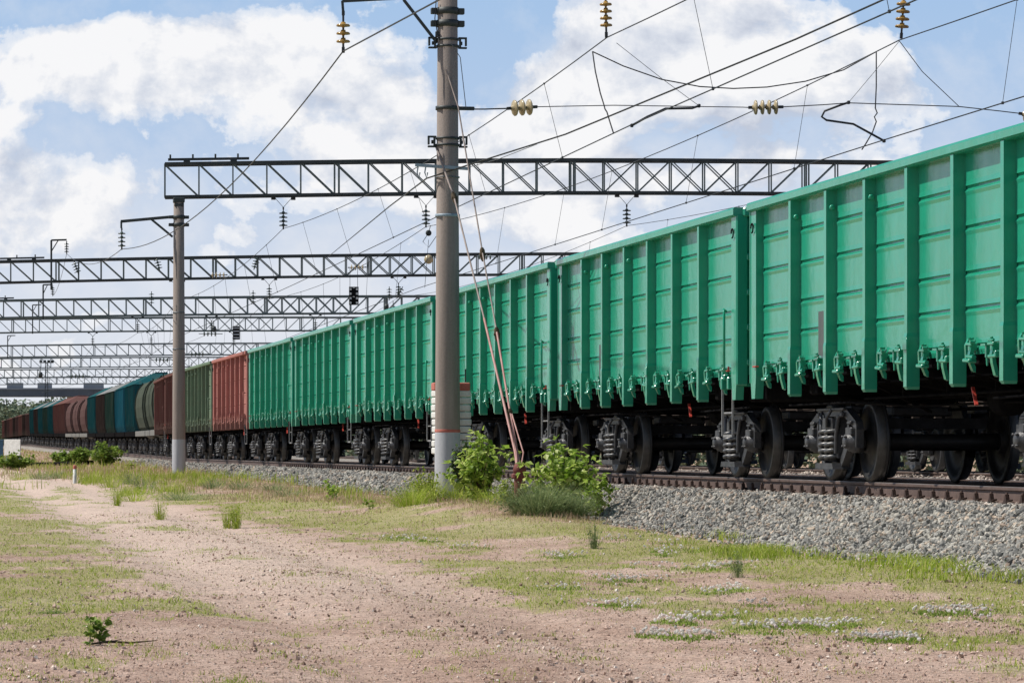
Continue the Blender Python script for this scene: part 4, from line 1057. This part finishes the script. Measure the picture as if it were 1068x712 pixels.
# ------------------------------------------------------------------ truss beams
def truss(D, x0, x1, yt0, yt1, th, label, step=1.08, left_pole=True, pipe=None, lift=0, cross=(.53, .68), D2=None):
    a = W(x0, yt0, D); c = W(x1, yt1, D2 or D); ax = (c - a); Ls = ax.length; ax.normalize(); nrm = Vector((ST, CT, 0)) * .0 + ax.cross(Vector((0, 0, 1))).normalized()
    t = empty('truss_beam', a, label, 'truss beam', 'truss beams spanning the tracks')
    dp = .26; up = Vector((0, 0, 1))
    cam = lambda s: up * (math.sin(PI * s / Ls) * .12)
    def P(s, k, lvl): return ax * s + nrm * (k * dp) + up * (0 if lvl else -th) + cam(s)
    n = max(3, int(round(Ls / step))); st = Ls / n; sc = max(1.0, D / 150.0)
    w1 = .10 * min(sc, 1.25); w2 = .037 * min(sc, 1.5)
    tc = MB(); bc = MB(); la = MB()
    for k in (-1, 1):
        for i in range(0, n, 3):
            j = min(n, i + 3); tc.bar(P(i * st, k, 1), P(j * st, k, 1), w1, w1 * 1.1); bc.bar(P(i * st, k, 0), P(j * st, k, 0), w1 * .9, w1 * .9)
        for i in range(n + 1):
            s = i * st; la.bar(P(s, k, 1), P(s, k, 0), w2 * 1.15, w2 * 1.15)
            if i < n:
                f = i / n
                if f < cross[1]: la.bar(P(s, k, 1), P(s + st, k, 0), w2, w2)
                if f > cross[0]: la.bar(P(s, k, 0), P(s + st, k, 1), w2, w2)
            if i % 7 == 5: la.bar(P(s + .14, k, 1), P(s + .14, k, 0), w2 * 1.3, w2 * 1.3)
    for i in range(n + 1):
        s = i * st
        if D < 240: la.bar(P(s, -1, 1), P(s, 1, 1), w2, w2); la.bar(P(s, -1, 0), P(s, 1, 0), w2, w2)
        if i < n and D < 200: la.bar(P(s, -1, 0), P(s + st, 1, 0), w2 * .8, w2 * .8)
    cm = M['truss'] if D < 200 else (M['trusslite'] if D < 300 else M['trusshaze']); tc.build('top_chord', cm, t); bc.build('bottom_chord', cm, t); la.build('lattice', M['trusslite'] if D < 200 else M['trusshaze'], t)  # steel gets paler with distance, haze put into the colour
    if pipe:
        pb = MB(); pa, pc, npin = pipe
        pb.bar(P(pa, 0, 1) + up * .16, P(pc, 0, 1) + up * .16, .09, .08)
        for i in range(npin): q = P(pa + (pc - pa) * (i + .1) / (npin - .4), 0, 1) + up * .18; pb.tube([q, q + up * .14], .03, 6)
        for s in (pa + .6, pc - .5): pb.box(P(s, 0, 1) + up * .08, (.2, .2, .1))
        pb.build('top_bar', M['truss'], t)
    return t, P, Ls
BE = []
ta = truss(118, 172, 1010, 171.8, 171.0, 1.05, 'nearest steel truss beam, resting on the second mast', pipe=(.1, 2.7, 4), D2=120)
tb = truss(178, -60, 700, 274.5, 264.5, 1.02, 'second truss beam, crossing behind the near mast', pipe=(2.6, 4.9, 3), D2=184)
tc_ = truss(224, -70, 560, 315, 309, 1.05, 'third truss beam, with a hanging striped board above it', pipe=(3.2, 4.9, 2), D2=230)
td = truss(288, -60, 440, 334, 331.5, 1.05, 'fourth truss beam, close under the third', D2=292)
te = truss(335, -50, 400, 361.5, 358, 1.05, 'fifth truss beam over the far wagons', D2=340)
tf = truss(402, -40, 330, 374.5, 373, 1.05, 'sixth truss beam close under the fifth', D2=405)
tg = truss(480, -30, 280, 386, 385.5, 1.0, 'seventh truss beam far away', D2=482)
th_ = truss(560, -30, 250, 394.5, 394, 1.0, 'eighth and farthest truss beam before the bridge', D2=562)
# far supports, each beam on masts
def plain_mast(p, ztop, label, r=.2):
    z0 = float(ground_z(p.x, p.y)) - .3; b = MB(); t = empty('concrete_mast', (p.x, p.y, z0), label, 'utility pole', 'outer masts of the truss beams')
    b.lathe([(r * 1.15, 0), (r * .85, ztop - z0), (0, ztop - z0)], 20); b.build('shaft', M['concrete'], t)
for (t_, P_, Ls_), nm in ((ta, 'nearest'), (tb, 'second'), (tc_, 'third'), (td, 'fourth'), (te, 'fifth'), (tf, 'sixth'), (tg, 'seventh'), (th_, 'farthest')):
    base = t_.location
    for s, sd in ((.6, 'left'), (Ls_ - .6, 'right')):
        if nm == 'nearest' and sd == 'left': continue
        q = base + P_(s, 0, 0); plain_mast(q, q.z - .06, f'concrete mast under the {sd} end of the {nm} truss beam')

# brackets standing on the beams
def beam_bracket(px, ytop, ybot, D, arm, label, ins=True):
    p = W(px, ybot, D); t = empty('beam_bracket', p, label, 'bracket', 'feeder brackets on the truss beams')
    h = (ybot - ytop) / F * D; a = arm / F * D; b = MB(); b.bar((0, 0, 0), (0, 0, h), .09, .09); b.bar((0, 0, h), (a * CT, -a * ST, h + .02), .08, .08); b.bar((0, 0, h - .55), (a * .45, 0, h), .05, .05); b.build('post', M['truss'], t)
    if ins: return insulator(W(px + arm, ytop + 1, D), 4, (0, 0, -1), M['insul_g'], label.replace('bracket post', 'small dark insulator on the bracket'), 'dark insulators on beam brackets', r=.11 * max(1, D / 200), gap=.12, stem=.08, end=.04)
I3 = beam_bracket(53.5, 250.5, 302, 177.5, 16, 'bracket post standing on the second truss beam')
I4 = beam_bracket(45, 297, 333, 223.5, 10, 'bracket post standing on the third truss beam')
beam_bracket(34, 318, 348, 286, 9, 'bracket post standing on the fourth truss beam', False)
beam_bracket(8, 350, 374, 334, 8, 'bracket post standing on the fifth truss beam', False)

# ------------------------------------------------------------------ overhead wires
def wire(pts, r, label, mat='wire', cat='wire', name='wire', group=None, n=5):
    b = MB(); b.tube(pts, r, n); return tag(b.build(name, M[mat]), label, cat, group)
def sagp(a, c, s, n=16):
    a = Vector(a); c = Vector(c); return [a.lerp(c, i / n) - Vector((0, 0, 4 * s * (i / n) * (1 - i / n))) for i in range(n + 1)]
# catenary of each track
SUP = {1: [], 2: [], 3: []}
names = {1: 'track of the green train', 2: 'middle empty track', 3: 'farthest track'}
ub = {1: 12.0, 2: 16.45, 3: 22.9}
def uvz(D, u, z):       # point on track offset u at camera depth D
    v = (D - u * ST) / CT; return Vector((u + dev(v), v, z + (zr(v) + .39)))
plan_s = [(3, None), (61, None), (119, ta), (180, tb), (226, tc_), (289, td), (336, te), (403, tf)]
def on_beam(bm, q):
    t_, P_, Ls_ = bm; base = t_.location; a = P_(0, 0, 0); c = P_(Ls_, 0, 0); d = (c - a); k = (q - base - a).dot(d) / d.dot(d); return base + P_(k * Ls_, 0, 0)
for k in (1, 2, 3):
    for D, bm in plan_s:
        q = uvz(D, ub[k] - (0 if k > 1 else .1), 6.86)
        if bm:
            s = on_beam(bm, Vector((q.x, q.y, 7))); q = Vector((s.x, s.y, s.z - 1.25))
            # V hanger and insulator string
            if D < 300:
                hb = MB()
                top = Vector((q.x, q.y, s.z - .38))
                for dx in (-.32, .32): hb.tube([Vector((s.x + dx, s.y, s.z - .02)), top], .008 * max(1, D / 130), 4); hb.box((s.x + dx, s.y, s.z - .09), (.14, .1, .1))
                tag(hb.build('hanger', M['wire']), f'small V shaped hanger under a truss beam above the {names[k]}', 'hanger', 'insulator hangers under the beams')
                q = insulator(top, 4, (0, 0, -1), M['insul_g'], f'dark insulator hanging from the {"nearest second third fourth".split()[plan_s.index((D, bm)) - 2]} truss beam over the {names[k]}', r=.14, gap=.13, stem=.12, end=.04)
        if D == 61 and k == 1: q = W(633.5, 39, 61)
        if D == 61 and k == 2: q = W(938, 42, 61.5)
        SUP[k].append((D, q))
    # messenger
    ms = []
    for (D0, a), (D1, c) in zip(SUP[k][:-1], SUP[k][1:]):
        pts = sagp(a, c, .42 if D0 > 10 else .3, 18); ms.append(pts)
    full = [p for i, s in enumerate(ms) for p in (s if i == 0 else s[1:])]
    wire(full, .0105 if k < 3 else .009, f'sagging messenger wire above the {names[k]}', name='messenger_wire')
    # contact wire
    cp = []
    for j, (D, q) in enumerate(SUP[k]):
        zc = {1: 5.34, 2: 5.19, 3: 5.25}[k]; st_ = .28 * (-1) ** j
        cp.append(uvz(D, ub[k] + st_ * (1 if k == 1 else -1), zc))
    cp[1] = W(659, 130, 60.6) if k == 1 else (W(922, 146, 61.5) if k == 2 else cp[1])
    cp[0] = uvz(3, ub[k], zc)
    wire(cp, .011 if k < 3 else .009, f'straight contact wire above the {names[k]}', name='contact_wire')
    # droppers
    dn = 0
    dr = MB(); cnt = 0
    for si, pts in enumerate(ms[:4]):
        for j in (2, 5, 8, 10, 13, 16):
            p = pts[j]
            a, c = cp[si], cp[si + 1]; f = (p.y - a.y) / (c.y - a.y); q = a.lerp(c, f)
            if p.y < 30: continue
            b = MB(); b.tube([p, q], .0045 if si < 2 else .006, 4); b.box(q, (.03, .05, .04)); b.box(p, (.03, .05, .03))
            tag(b.build('dropper', M['wire']), f'thin dropper wire between messenger and contact wire of the {names[k]}', 'dropper', f'droppers over the {names[k]}')
# near cross-span
I5 = insulator(W(529, 113.3, 60.4), 3, W(560, 111.5, 60.6) - W(529, 113.3, 60.4), M['insul_c'], 'cream three disc insulator lying level in the cross span right of the near mast', r=.135, gap=.13, stem=.06, end=.06)
wire([W(487, 114, 60.1), W(505, 114, 60.2), W(529, 113.3, 60.4)], .012, 'short rod from the near mast to the cream insulator')
I6s = W(781, 112.3, 61.3)
wire([I5, W(640, 110, 60.8), W(775, 112, 61.3), I6s], .008, 'thin level cross span wire between the two cream insulators')
I6 = insulator(I6s, 4, W(825, 111.5, 61.4) - I6s, M['insul_c'], 'cream four disc insulator lying level in the cross span above the wagons', r=.125, gap=.115, stem=.05, end=.05)
wire([I6, W(858, 109.5, 61.5), W(885, 107.5, 61.6), W(1000, 111.3, 61.9), W(1043, 116, 62), W(1068, 119, 62), W(1180, 136, 62.3)], .009, 'cross span wire running out of the right edge')
insulator(W(1063, 118.4, 62.0), 4, W(1180, 136, 62.3) - W(1063, 118.4, 62), M['insul_c'], 'cream insulator at the right edge of the cross span', r=.125, gap=.115, stem=.05, end=.05)
wire([W(487, -160, 60), W(700, -60, 60.7), W(940, -40, 61.5), W(1250, -150, 62.5)], .012, 'upper cross span wire above the picture top', group=None)
insulator(W(631.5, -8, 61), 4, (.02, 0, -1), M['insul_y'], 'amber four disc insulator at the top, left of its twin', r=.105, gap=.115, stem=.14, end=.13)
insulator(W(943, -6, 61.5), 4, (-.07, 0, -1), M['insul_y'], 'amber four disc insulator at the top right', r=.12, gap=.125, stem=.10, end=.12)
# steady arms
def arm(pts, r, label):
    t = MB(); t.tube(pts, r, 7)
    for p in (pts[0], pts[-1]): t.box(p, (.05, .06, .06), .01)
    tag(t.build('steady_arm', M['wire']), label, 'steady arm')
arm([W(729, 110.5, 60.8), W(722, 113, 60.8), W(694, 113.5, 60.8), W(675, 122, 60.7), W(659, 131, 60.6)], .020, 'bent steady arm on the contact wire left of the cream insulator')
arm([W(885, 107, 61.6), W(876, 110, 61.6), W(860, 116, 61.6), W(857, 122, 61.6), W(862, 125.5, 61.6), W(890, 129.5, 61.6), W(922, 147, 61.5)], .019, 'hooked steady arm over the wagons at the upper right')
M1 = W(618, 54, 63); 
wire([M1, W(621, 75, 62.8), W(626, 97, 62.6), W(630, 110, 62.5), W(631, 114, 62.4), W(633, 117, 62.4), W(636, 127, 62.3), W(640, 139.5, 62.2)], .012, 'dark jumper hanging from the messenger to the contact wire, left one', name='jumper_wire')
wire([W(914, 54, 62.6), W(914, 90, 62.4), W(913, 113, 62.3), W(915, 118, 62.3), W(912, 122, 62.3), W(914, 127, 62.3), W(910, 138, 62.2), W(903, 150, 62.1), W(899, 156, 62)], .012, 'dark kinked jumper hanging from the messenger, right one', name='jumper_wire')
wire([M1, W(650, 69, 62.9), W(690, 83, 62.8), W(730, 90.5, 62.8), W(765, 92.5, 62.8), W(800, 91, 62.7), W(840, 85, 62.7), W(880, 73, 62.7), W(914, 54, 62.6)], .011, 'sagging jumper cable joining the two messenger wires', name='jumper_wire')
wire([W(643, 45, 61), W(690, 82, 60.9), W(729, 110.5, 60.8)], .005, 'thin stay from the left amber insulator to its steady arm', 'wirelite')
wire([W(938, 43, 61.5), W(962, 75, 61.7), W(1000, 111, 61.9)], .007, 'thin stay from the right amber insulator to the cross span')
wire([W(938, 43, 61.5), W(912, 75, 61.6), W(885, 107, 61.6)], .005, 'thin stay from the right amber insulator to its steady arm', 'wirelite')
# feeder cables
wire([W(1140, -300, 24), *sagp(W(620, -75, 40), W(620, -75, 40), 0, 1)[:0], W(458, 0, 49.2), I1], .013, 'dark feeder cable rising from the near amber insulator over the mast', name='feeder_cable')
wire(sagp(I1, I2, .80, 20), .013, 'feeder cable sagging from the near mast bracket to the second mast', name='feeder_cable')
wire(sagp(I2, I3, .5, 14), .012, 'thin feeder cable from the second mast to the second beam bracket', name='feeder_cable')
wire(sagp(I3, I4, .4, 14), .012, 'thin far feeder cable between two beam brackets', name='feeder_cable')
wire([W(1300, -165, 36), W(921, 0, 45), W(830, 41, 48), W(590, 140, 55.5), W(487, 172.5, 59.4), W(445, 186, 60)], .013, 'thick dark cable crossing from the top right to the near mast', name='supply_cable')
wire([W(445, 186, 60), W(407, 214.6, 80), W(364, 250, 120), W(342, 268, 178)], .014, 'supply cable from the near mast down to the second truss beam', name='supply_cable')
wire([W(470, 45, 59.75), W(480, 60, 59.8), W(486, 113, 60)], .007, 'short cable along the near mast', 'wirelite')
wire([W(487, 175, 59.8), W(520, 166, 58), W(560, 150.5, 56.5)], .006, 'thin cable beside the thick dark one', 'wirelite')
# horizontal insulators and steady arms at the far beams
for k, D, px, py, lab in ((2, 178, 370, 275, 'cream insulator inside the second truss beam'), (1, 177, 225, 283, 'cream insulator seen inside the second beam near its left')):
    insulator(W(px - 7, py + 4, D - .7), 4, (CT, -ST, .02), M['insul_c'], lab, r=.15, gap=.18, stem=.08, end=.06)
b = MB(); b.lathe([(0, -.2), (.1, -.2), (.2, -.12), (.22, 0), (.2, .12), (.1, .2), (0, .2)], 18, W(447, 270.5, 176), 'y'); b.lathe([(0, -.04), (.12, -.03), (.13, 0)], 14, W(447, 270.5, 175.4), 'y')
tag(b.build('tension_pulley', M['insul_c']), 'round cream pulley just left of the near mast before the second beam', 'pulley')
b = MB(); q = W(447, 243, 119); b.lathe([(0, -.06), (.07, -.06), (.10, 0), (.07, .06), (0, .06)], 14, q, 'y'); b.tube([W(449, 235, 119), q, W(441, 252, 119), W(447, 258, 119), W(456, 245, 119), W(457, 207, 119)], .012, 5)
tag(b.build('pulley', M['truss']), 'small dark pulley with looped wires under the nearest beam', 'pulley')
for x0, y0, x1, y1, D in ((441, 323, 457, 310, 222), (447, 250, 443, 300, 175)):
    wire([W(x0, y0, D), W(x1, y1, D)], .03 if y0 > 300 else .012, f'slanted rod near the near mast below the second beam' if y0 > 300 else 'thin hanging wire left of the near mast')
def hinsul(px, py, D, lab, tilt=.1):
    insulator(W(px, py, D), 4, (tilt, 0, -1), M['insul_g'], lab, r=.17, gap=.15 * D / 200, stem=.08, end=.05)
hinsul(406, 299, 222, 'upright dark insulator above the third beam, left of its twin', 0); hinsul(420, 299, 222, 'tilted dark insulator above the third beam, right of its twin', -.5)
hinsul(77, 272, 177, 'tilted dark insulator hanging in the second beam', .35); hinsul(163, 268, 177, 'dark insulator hanging in the second beam near the second mast', .25)
hinsul(158, 304, 223, 'dark insulator standing on the third beam', 0); hinsul(264, 303, 223, 'dark insulator above the third beam right of the second mast', 0)
hinsul(269, 267, 177, 'tilted dark insulator hanging in the second beam right of the second mast', -.3)
for px, py, D in ((393, 330, 286), (500, 268, 176), (213, 348, 286), (75, 392, 470), (163, 375, 400), (200, 369, 330)):
    p = W(px, py, D); b = MB(); s = D / 200
    for i in range(4): b.lathe([(0, -.04 * s), (.13 * s, -.03 * s), (.14 * s, .02 * s), (0, .05 * s)], 10, (p.x + i * .2 * s, p.y, p.z), 'x')
    b.tube([(p.x - .3 * s, p.y, p.z), (p.x + 1 * s, p.y, p.z)], .02 * s, 5)
    tag(b.build('insulator_row', M['insul_g']), f'level row of dark insulator discs by a truss beam {int(D)} metres off, {int(px)} pixels from the left' if 0 else 'small level row of dark insulator discs by a far truss beam', 'insulator', 'level dark insulators by the far beams')
# hanging striped boards
def board(px, y0, y1, wpx, D, label, wood=False):
    h = (y1 - y0) / F * D; w = wpx / F * D; p = W(px, y1, D); t = empty('striped_board', p, label, 'sign', None, -TH)
    b = MB(); b.box((0, 0, h / 2), (w, .06, h), .01); b.build('panel', M['black'], t)
    for i in range(4):
        b = MB()
        if wood: b.box((0, -.036, h * (.14 + .24 * i)), (w * .86, .012, h * .09))
        else:
            for s in (-1, 1): b.box((s * w * .34, -.036, h * (.12 + .25 * i)), (w * .22, .012, h * .12))
            if i % 2: b.box((0, -.036, h * (.25 + .25 * i) - h * .05), (w * .2, .012, h * .05))
        b.build('stripe', M['white'] if not wood else M['concretepaint'], t)
    b = MB()
    for s in (-.4, .4): b.tube([(s * w, 0, h), (s * w, 0, h + .9)], .012, 4)
    b.build('hanger', M['wire'], t)
board(369, 299, 318, 10, 178, 'black board with white squares hanging below the second truss beam')
board(246.5, 340, 354, 7.5, 286, 'dark striped board hanging over the wagons by the fourth beam', True)
for px, py, D in ((403, 320, 222), (410, 322, 222), (42, 391, 470), (200, 386, 400), (223, 343, 286)):
    b = MB(); s = D / 220; q = W(px, py, D); b.lathe([(0, -.12 * s), (.16 * s, -.1 * s), (.2 * s, 0), (.16 * s, .12 * s), (0, .15 * s)], 12, q, 'x'); b.tube([q, q + Vector((0, 0, .5 * s))], .02 * s, 4)
    tag(b.build('lamp', M['truss']), 'small dark round lamp hanging near a far truss beam', 'lamp', 'small round lamps by the far beams')

# ------------------------------------------------------------------ left background
for i, (px, D, w_, h_) in enumerate(((115, 92, .9, .45), (135, 98, .8, .5), (150, 88, .8, .42), (205, 90, .9, .40), (222, 86, .7, .42), (250, 84, .8, .36), (175, 84, .7, .36), (285, 80, .8, .3), (300, 74, .7, .26), (95, 104, .8, .5), (40, 112, 1.0, .4), (60, 116, .9, .4), (20, 110, .9, .3))):
    tuft('weed', gpt(px, D), w_, h_, 150, M['sage'] if i % 3 else M['grass'], 'loose pale green weed clump on the dry strip around the second mast', 'weed', .010, 'weed clumps around the second mast')
p = gpt(13, 215); t = empty('white_board', (p.x, p.y, p.z), 'blank white board standing at the left edge before the train', 'sign', None, -TH - .85)
b = MB(); zb = (468 - 475) / F * 215 - p.z; h = 17 / F * 215; w = 30 / F * 215; b.box((0, 0, zb + h / 2), (w, .06, h), .01); b.build('panel', M['white'], t)
b = MB()
for s in (-.4, .4): b.box((s * w, .05, zb / 2), (.08, .06, zb + .4), .01)
b.build('leg', M['bluegrey'], t)
p = gpt(1, 180); b = MB(); b.box((0, 0, .6), (.22, .2, 1.3), .02); b.box((0, 0, 1.27), (.28, .26, .06), .01); o = b.build('blue_post', M['bluep'], None, p); tag(o, 'blue metal post at the left edge below the white board', 'post')
p = gpt(78, 104); t = empty('marker_post', p, 'short white marker post with red top beside the dirt track', 'post')
b = MB(); b.lathe([(.055, -.1), (.05, .46), (.0, .46)], 14); b.build('post', M['white'], t)
b = MB(); b.lathe([(.053, .42), (.055, .50), (.04, .53), (0, .535)], 14); b.build('cap', M['redtop'], t)
a = W(16, 485, 172); c = W(96, 484.5, 165); a.z = float(ground_z(a.x, a.y)) + .10; c.z = float(ground_z(c.x, c.y)) + .12
b = MB(); b.tube([a, a.lerp(c, .5) + Vector((0, 0, -.03)), c], .10, 10)
for f in (.15, .5, .85): q = a.lerp(c, f); b.box((q.x, q.y, q.z - .12), (.2, .2, .2))
tag(b.build('black_pipe', M['black']), 'long thin black pipe lying low across the grass at the left', 'pipe')

# bridge
D = 620; t = empty('road_bridge', W(0, 460, D), 'dark road bridge crossing the tracks in the far left background', 'bridge')
base = t.location; axv = Vector((CT, -ST, 0)); fw = Vector((ST, CT, 0))
def bl(px, y, k=0): return W(px, y, D) - base + fw * k
b = MB(); b.bar(bl(-300, 409.5, 6), bl(600, 409.5, 6), 12, 7 / F * D, (0, 0, 1)); b.build('deck', M['bridge'], t)
b = MB(); b.bar(bl(-300, 405.2, -.2), bl(600, 405.2, -.2), .2, 1.6 / F * D); b.build('parapet', M['parapet'], t)
for i, (x0, x1) in enumerate(((-60, -40), (-20, -8), (7, 24), (39, 54), (87, 108), (130, 150))):
    b = MB(); b.bar(bl(x0, 402.4, .3), bl(x1, 402.4, .3), .3, 6.6 / F * D); b.build('screen_panel', M['parapet'], t)
for x in (-110, 68.5, 76.5, 260):
    b = MB(); b.box(bl(x, 437, 6), (1.0, 1.4, 56 / F * D), .05); b.build('pier', M['pier'], t)
t = empty('floodlight_mast', W(48.5, 460, 520), 'thin lattice floodlight mast rising above the far bridge', 'mast')
b = MB(); h = (460 - 378) / F * 520
for s in (-.25, .25): b.bar((s, 0, -1), (s * .6, 0, h), .10, .10)
for i in range(12): b.bar((-.22, 0, i * h / 12), (.22, 0, (i + 1) * h / 12), .06, .06)
b.build('lattice', M['truss'], t)
b = MB(); b.box((0, 0, h), (2.0, .3, .12))
for x in (-.8, -.25, .3, .85): b.box((x, -.2, h + .2), (.4, .25, .3), .03)
b.build('lamp_row', M['truss'], t)

# distant woods: lots of leafy clumps along the horizon
def wood(name, n, u0, u1, v0, v1, hfun, s, label):
    u = rng.uniform(u0, u1, n); v = rng.uniform(v0, v1, n)
    z = np.where(u > 26, -1.1, 0) * (v < 500) * (u < 40) + rng.random(n) ** .8 * hfun(u, v); P = np.stack([u, v, z], 1)
    V, T = leaves(P, rng.uniform(s * .6, s * 1.3, n)); tag(obj(name, npmesh(name, V, T, M['hazeleaf'])), label, 'trees', kind='stuff')
hf = lambda u, v: (6.5 + 4.5 * fbm(u * .07, v * .02, 91) + 2.5 * fbm(u * .4, v * .1, 92))
wood('far_woodland', 120000, -110, 130, 760, 840, hf, .8, 'far green trees behind the bridge at the left')
wood('added_dark_thicket', 60000, 27.5, 31, 60, 330, lambda u, v: 3.4 + 1.2 * fbm(u * .5, v * .1, 95), .3, 'thicket added beyond the farthest track to darken the gaps under the wagons')  # added thicket, hides bright ground so the view under the wagons stays dark
wood('horizon_woodland', 90000, -900, 1100, 900, 1300, lambda u, v: 9 + 6 * fbm(u * .03, v * .01, 93), 1.7, 'low belt of trees on the horizon behind the trains')

# ------------------------------------------------------------------ sky and sun
EL = math.radians(53); AZ = math.radians(20)
sdir = Vector((-math.cos(EL) * math.cos(AZ), math.cos(EL) * math.sin(AZ), math.sin(EL)))
w = bpy.data.worlds.new('World'); scn.world = w; w.use_nodes = True; nt = w.node_tree
for n_ in list(nt.nodes): nt.nodes.remove(n_)
tc = N(nt, 'ShaderNodeTexCoord'); vec = tc.outputs['Generated']
sky = N(nt, 'ShaderNodeTexSky'); sky.sky_type = 'NISHITA'; sky.sun_disc = False
sky.sun_elevation = EL; sky.sun_rotation = math.atan2(sdir.x, sdir.y); sky.air_density = 1.0; sky.dust_density = .6; sky.ozone_density = 1.5
vr = N(nt, 'ShaderNodeVectorRotate'); vr.rotation_type = 'Z_AXIS'; vr.inputs['Angle'].default_value = TH; L(nt, vec, vr.inputs['Vector'])
sx = N(nt, 'ShaderNodeSeparateXYZ'); L(nt, vr.outputs[0], sx.inputs[0])
az = mth(nt, 'MULTIPLY', mth(nt, 'ARCTAN2', sx.outputs[0], sx.outputs[1]), 3.833)
el = mth(nt, 'MULTIPLY', mth(nt, 'ARCSINE', sx.outputs[2]), 3.833)
def cvec(dx, dy, kx=1, ky=1.15):
    c = N(nt, 'ShaderNodeCombineXYZ'); L(nt, mth(nt, 'MULTIPLY', mth(nt, 'ADD', az, dx), kx), c.inputs[0]); L(nt, mth(nt, 'MULTIPLY', mth(nt, 'ADD', el, dy), ky), c.inputs[1]); c.inputs[2].default_value = 3.7; return c.outputs[0]
def blob(x, y, rx, ry, amp):
    dx = mth(nt, 'MULTIPLY', mth(nt, 'SUBTRACT', az, (x - 534) / 1000), 1000 / rx); dy = mth(nt, 'MULTIPLY', mth(nt, 'SUBTRACT', el, (468 - y) / 1000), 1000 / ry)
    r2 = mth(nt, 'ADD', mth(nt, 'MULTIPLY', dx, dx), mth(nt, 'MULTIPLY', dy, dy))
    return mth(nt, 'MULTIPLY', mth(nt, 'EXPONENT', mth(nt, 'MULTIPLY', r2, -1)), amp)
BL = [(60, 65, 90, 42, .34), (185, 60, 110, 50, .42), (300, 60, 70, 62, .38), (410, 95, 60, 50, .30), (570, 90, 60, 62, .36), (655, 60, 90, 60, .40), (730, 25, 70, 40, .34), (810, 15, 60, 22, .2), (905, 85, 90, 50, .40), (1000, 115, 50, 20, .2), (700, 185, 300, 22, .22),
      (60, 210, 110, 60, .26), (380, 160, 150, 45, .18), (540, 190, 160, 50, .2), (480, 50, 70, 75, -.42), (1035, 70, 90, 90, -.34), (170, 150, 120, 28, -.16), (60, -5, 90, 22, -.35), (540, 20, 50, 40, -.2), (240, 190, 80, 40, -.05), (820, 175, 160, 30, .1)]
tot = None
for bb in BL: q = blob(*bb[:4], bb[4] * (.88 if bb[4] > 0 else .8)); tot = q if tot is None else mth(nt, 'ADD', tot, q)
def dens(dx, dy):
    n1 = noise(nt, cvec(dx, dy), 4.2, 9, .58, .25); n2 = noise(nt, cvec(dx, dy), 15, 6, .6)
    return mth(nt, 'ADD', mth(nt, 'MULTIPLY', mth(nt, 'SUBTRACT', n1, .5), 1.7), mth(nt, 'ADD', mth(nt, 'MULTIPLY', mth(nt, 'SUBTRACT', n2, .5), .6), .5))
d0 = dens(0, 0); d1 = dens(-.016, .034)
dd = mth(nt, 'ADD', d0, tot)
mask = ramp(nt, dd, [(.595, (0, 0, 0)), (.66, (.62, .62, .62)), (.76, (1, 1, 1))], 'EASE')
lit = mth(nt, 'ADD', .55, mth(nt, 'MULTIPLY', mth(nt, 'SUBTRACT', d0, d1), 2.5), clamp=True)
thick = mth(nt, 'MULTIPLY', mth(nt, 'SUBTRACT', dd, .78), .9, clamp=True)
lit = mth(nt, 'SUBTRACT', mth(nt, 'ADD', lit, .12), mth(nt, 'MULTIPLY', thick, .35), clamp=True)
ccol = ramp(nt, lit, [(.1, (.54, .58, .68)), (.45, (.72, .75, .82)), (.85, (.97, .96, .96))])
skyc = mixc(nt, 1.0, sky.outputs[0], (.085, .085, .085), 'MULTIPLY')
# colour of the clear sky as seen near the horizon: pale blue higher, milky low
grad = ramp(nt, mth(nt, 'MULTIPLY', el, 1.6), [(.0, (.72, .76, .82)), (.35, (.52, .63, .81)), (.8, (.36, .54, .80)), (1, (.30, .50, .80))])
low = ramp(nt, sx.outputs[2], [(.14, (1, 1, 1)), (.26, (0, 0, 0))])
skyv = mixc(nt, low, skyc, grad)
haze = ramp(nt, mth(nt, 'ADD', mth(nt, 'MULTIPLY', el, 1.6), mth(nt, 'MULTIPLY', mth(nt, 'SUBTRACT', d0, .5), 1.1)), [(.1, (.85, .85, .85)), (.42, (.35, .35, .35)), (.68, (0, 0, 0))])
skyv = mixc(nt, mth(nt, 'MULTIPLY', haze, .9), skyv, (.80, .82, .87))
hi = ramp(nt, sx.outputs[2], [(.15, (1, 1, 1)), (.26, (.22, .22, .22))])
fin = mixc(nt, mth(nt, 'MULTIPLY', mth(nt, 'MULTIPLY', mask, hi), .93), skyv, ccol)
bg = N(nt, 'ShaderNodeBackground'); L(nt, fin, bg.inputs[0]); bg.inputs[1].default_value = 1.0
wo = N(nt, 'ShaderNodeOutputWorld'); L(nt, bg.outputs[0], wo.inputs[0])
ld = bpy.data.lights.new('sun', 'SUN'); ld.energy = 5.0; ld.angle = math.radians(.53); ld.color = (1, .95, .87)
lo = bpy.data.objects.new('sun', ld); col.objects.link(lo); lo.rotation_euler = sdir.to_track_quat('Z', 'Y').to_euler()

# ------------------------------------------------------------------ camera
cd = bpy.data.cameras.new('camera'); cam = bpy.data.objects.new('camera', cd); col.objects.link(cam); scn.camera = cam
cd.sensor_width = 36; cd.lens = F / 1068 * 36; cd.shift_y = 112.0 / 1068; cd.clip_end = 8000; cd.clip_start = .5
cam.location = (0, 0, 0); cam.rotation_euler = (PI / 2, 0, -TH)
scn.view_settings.view_transform = 'Standard'; scn.view_settings.look = 'None'; scn.view_settings.exposure = 0
scn.render.engine = 'CYCLES'; scn.cycles.max_bounces = 6
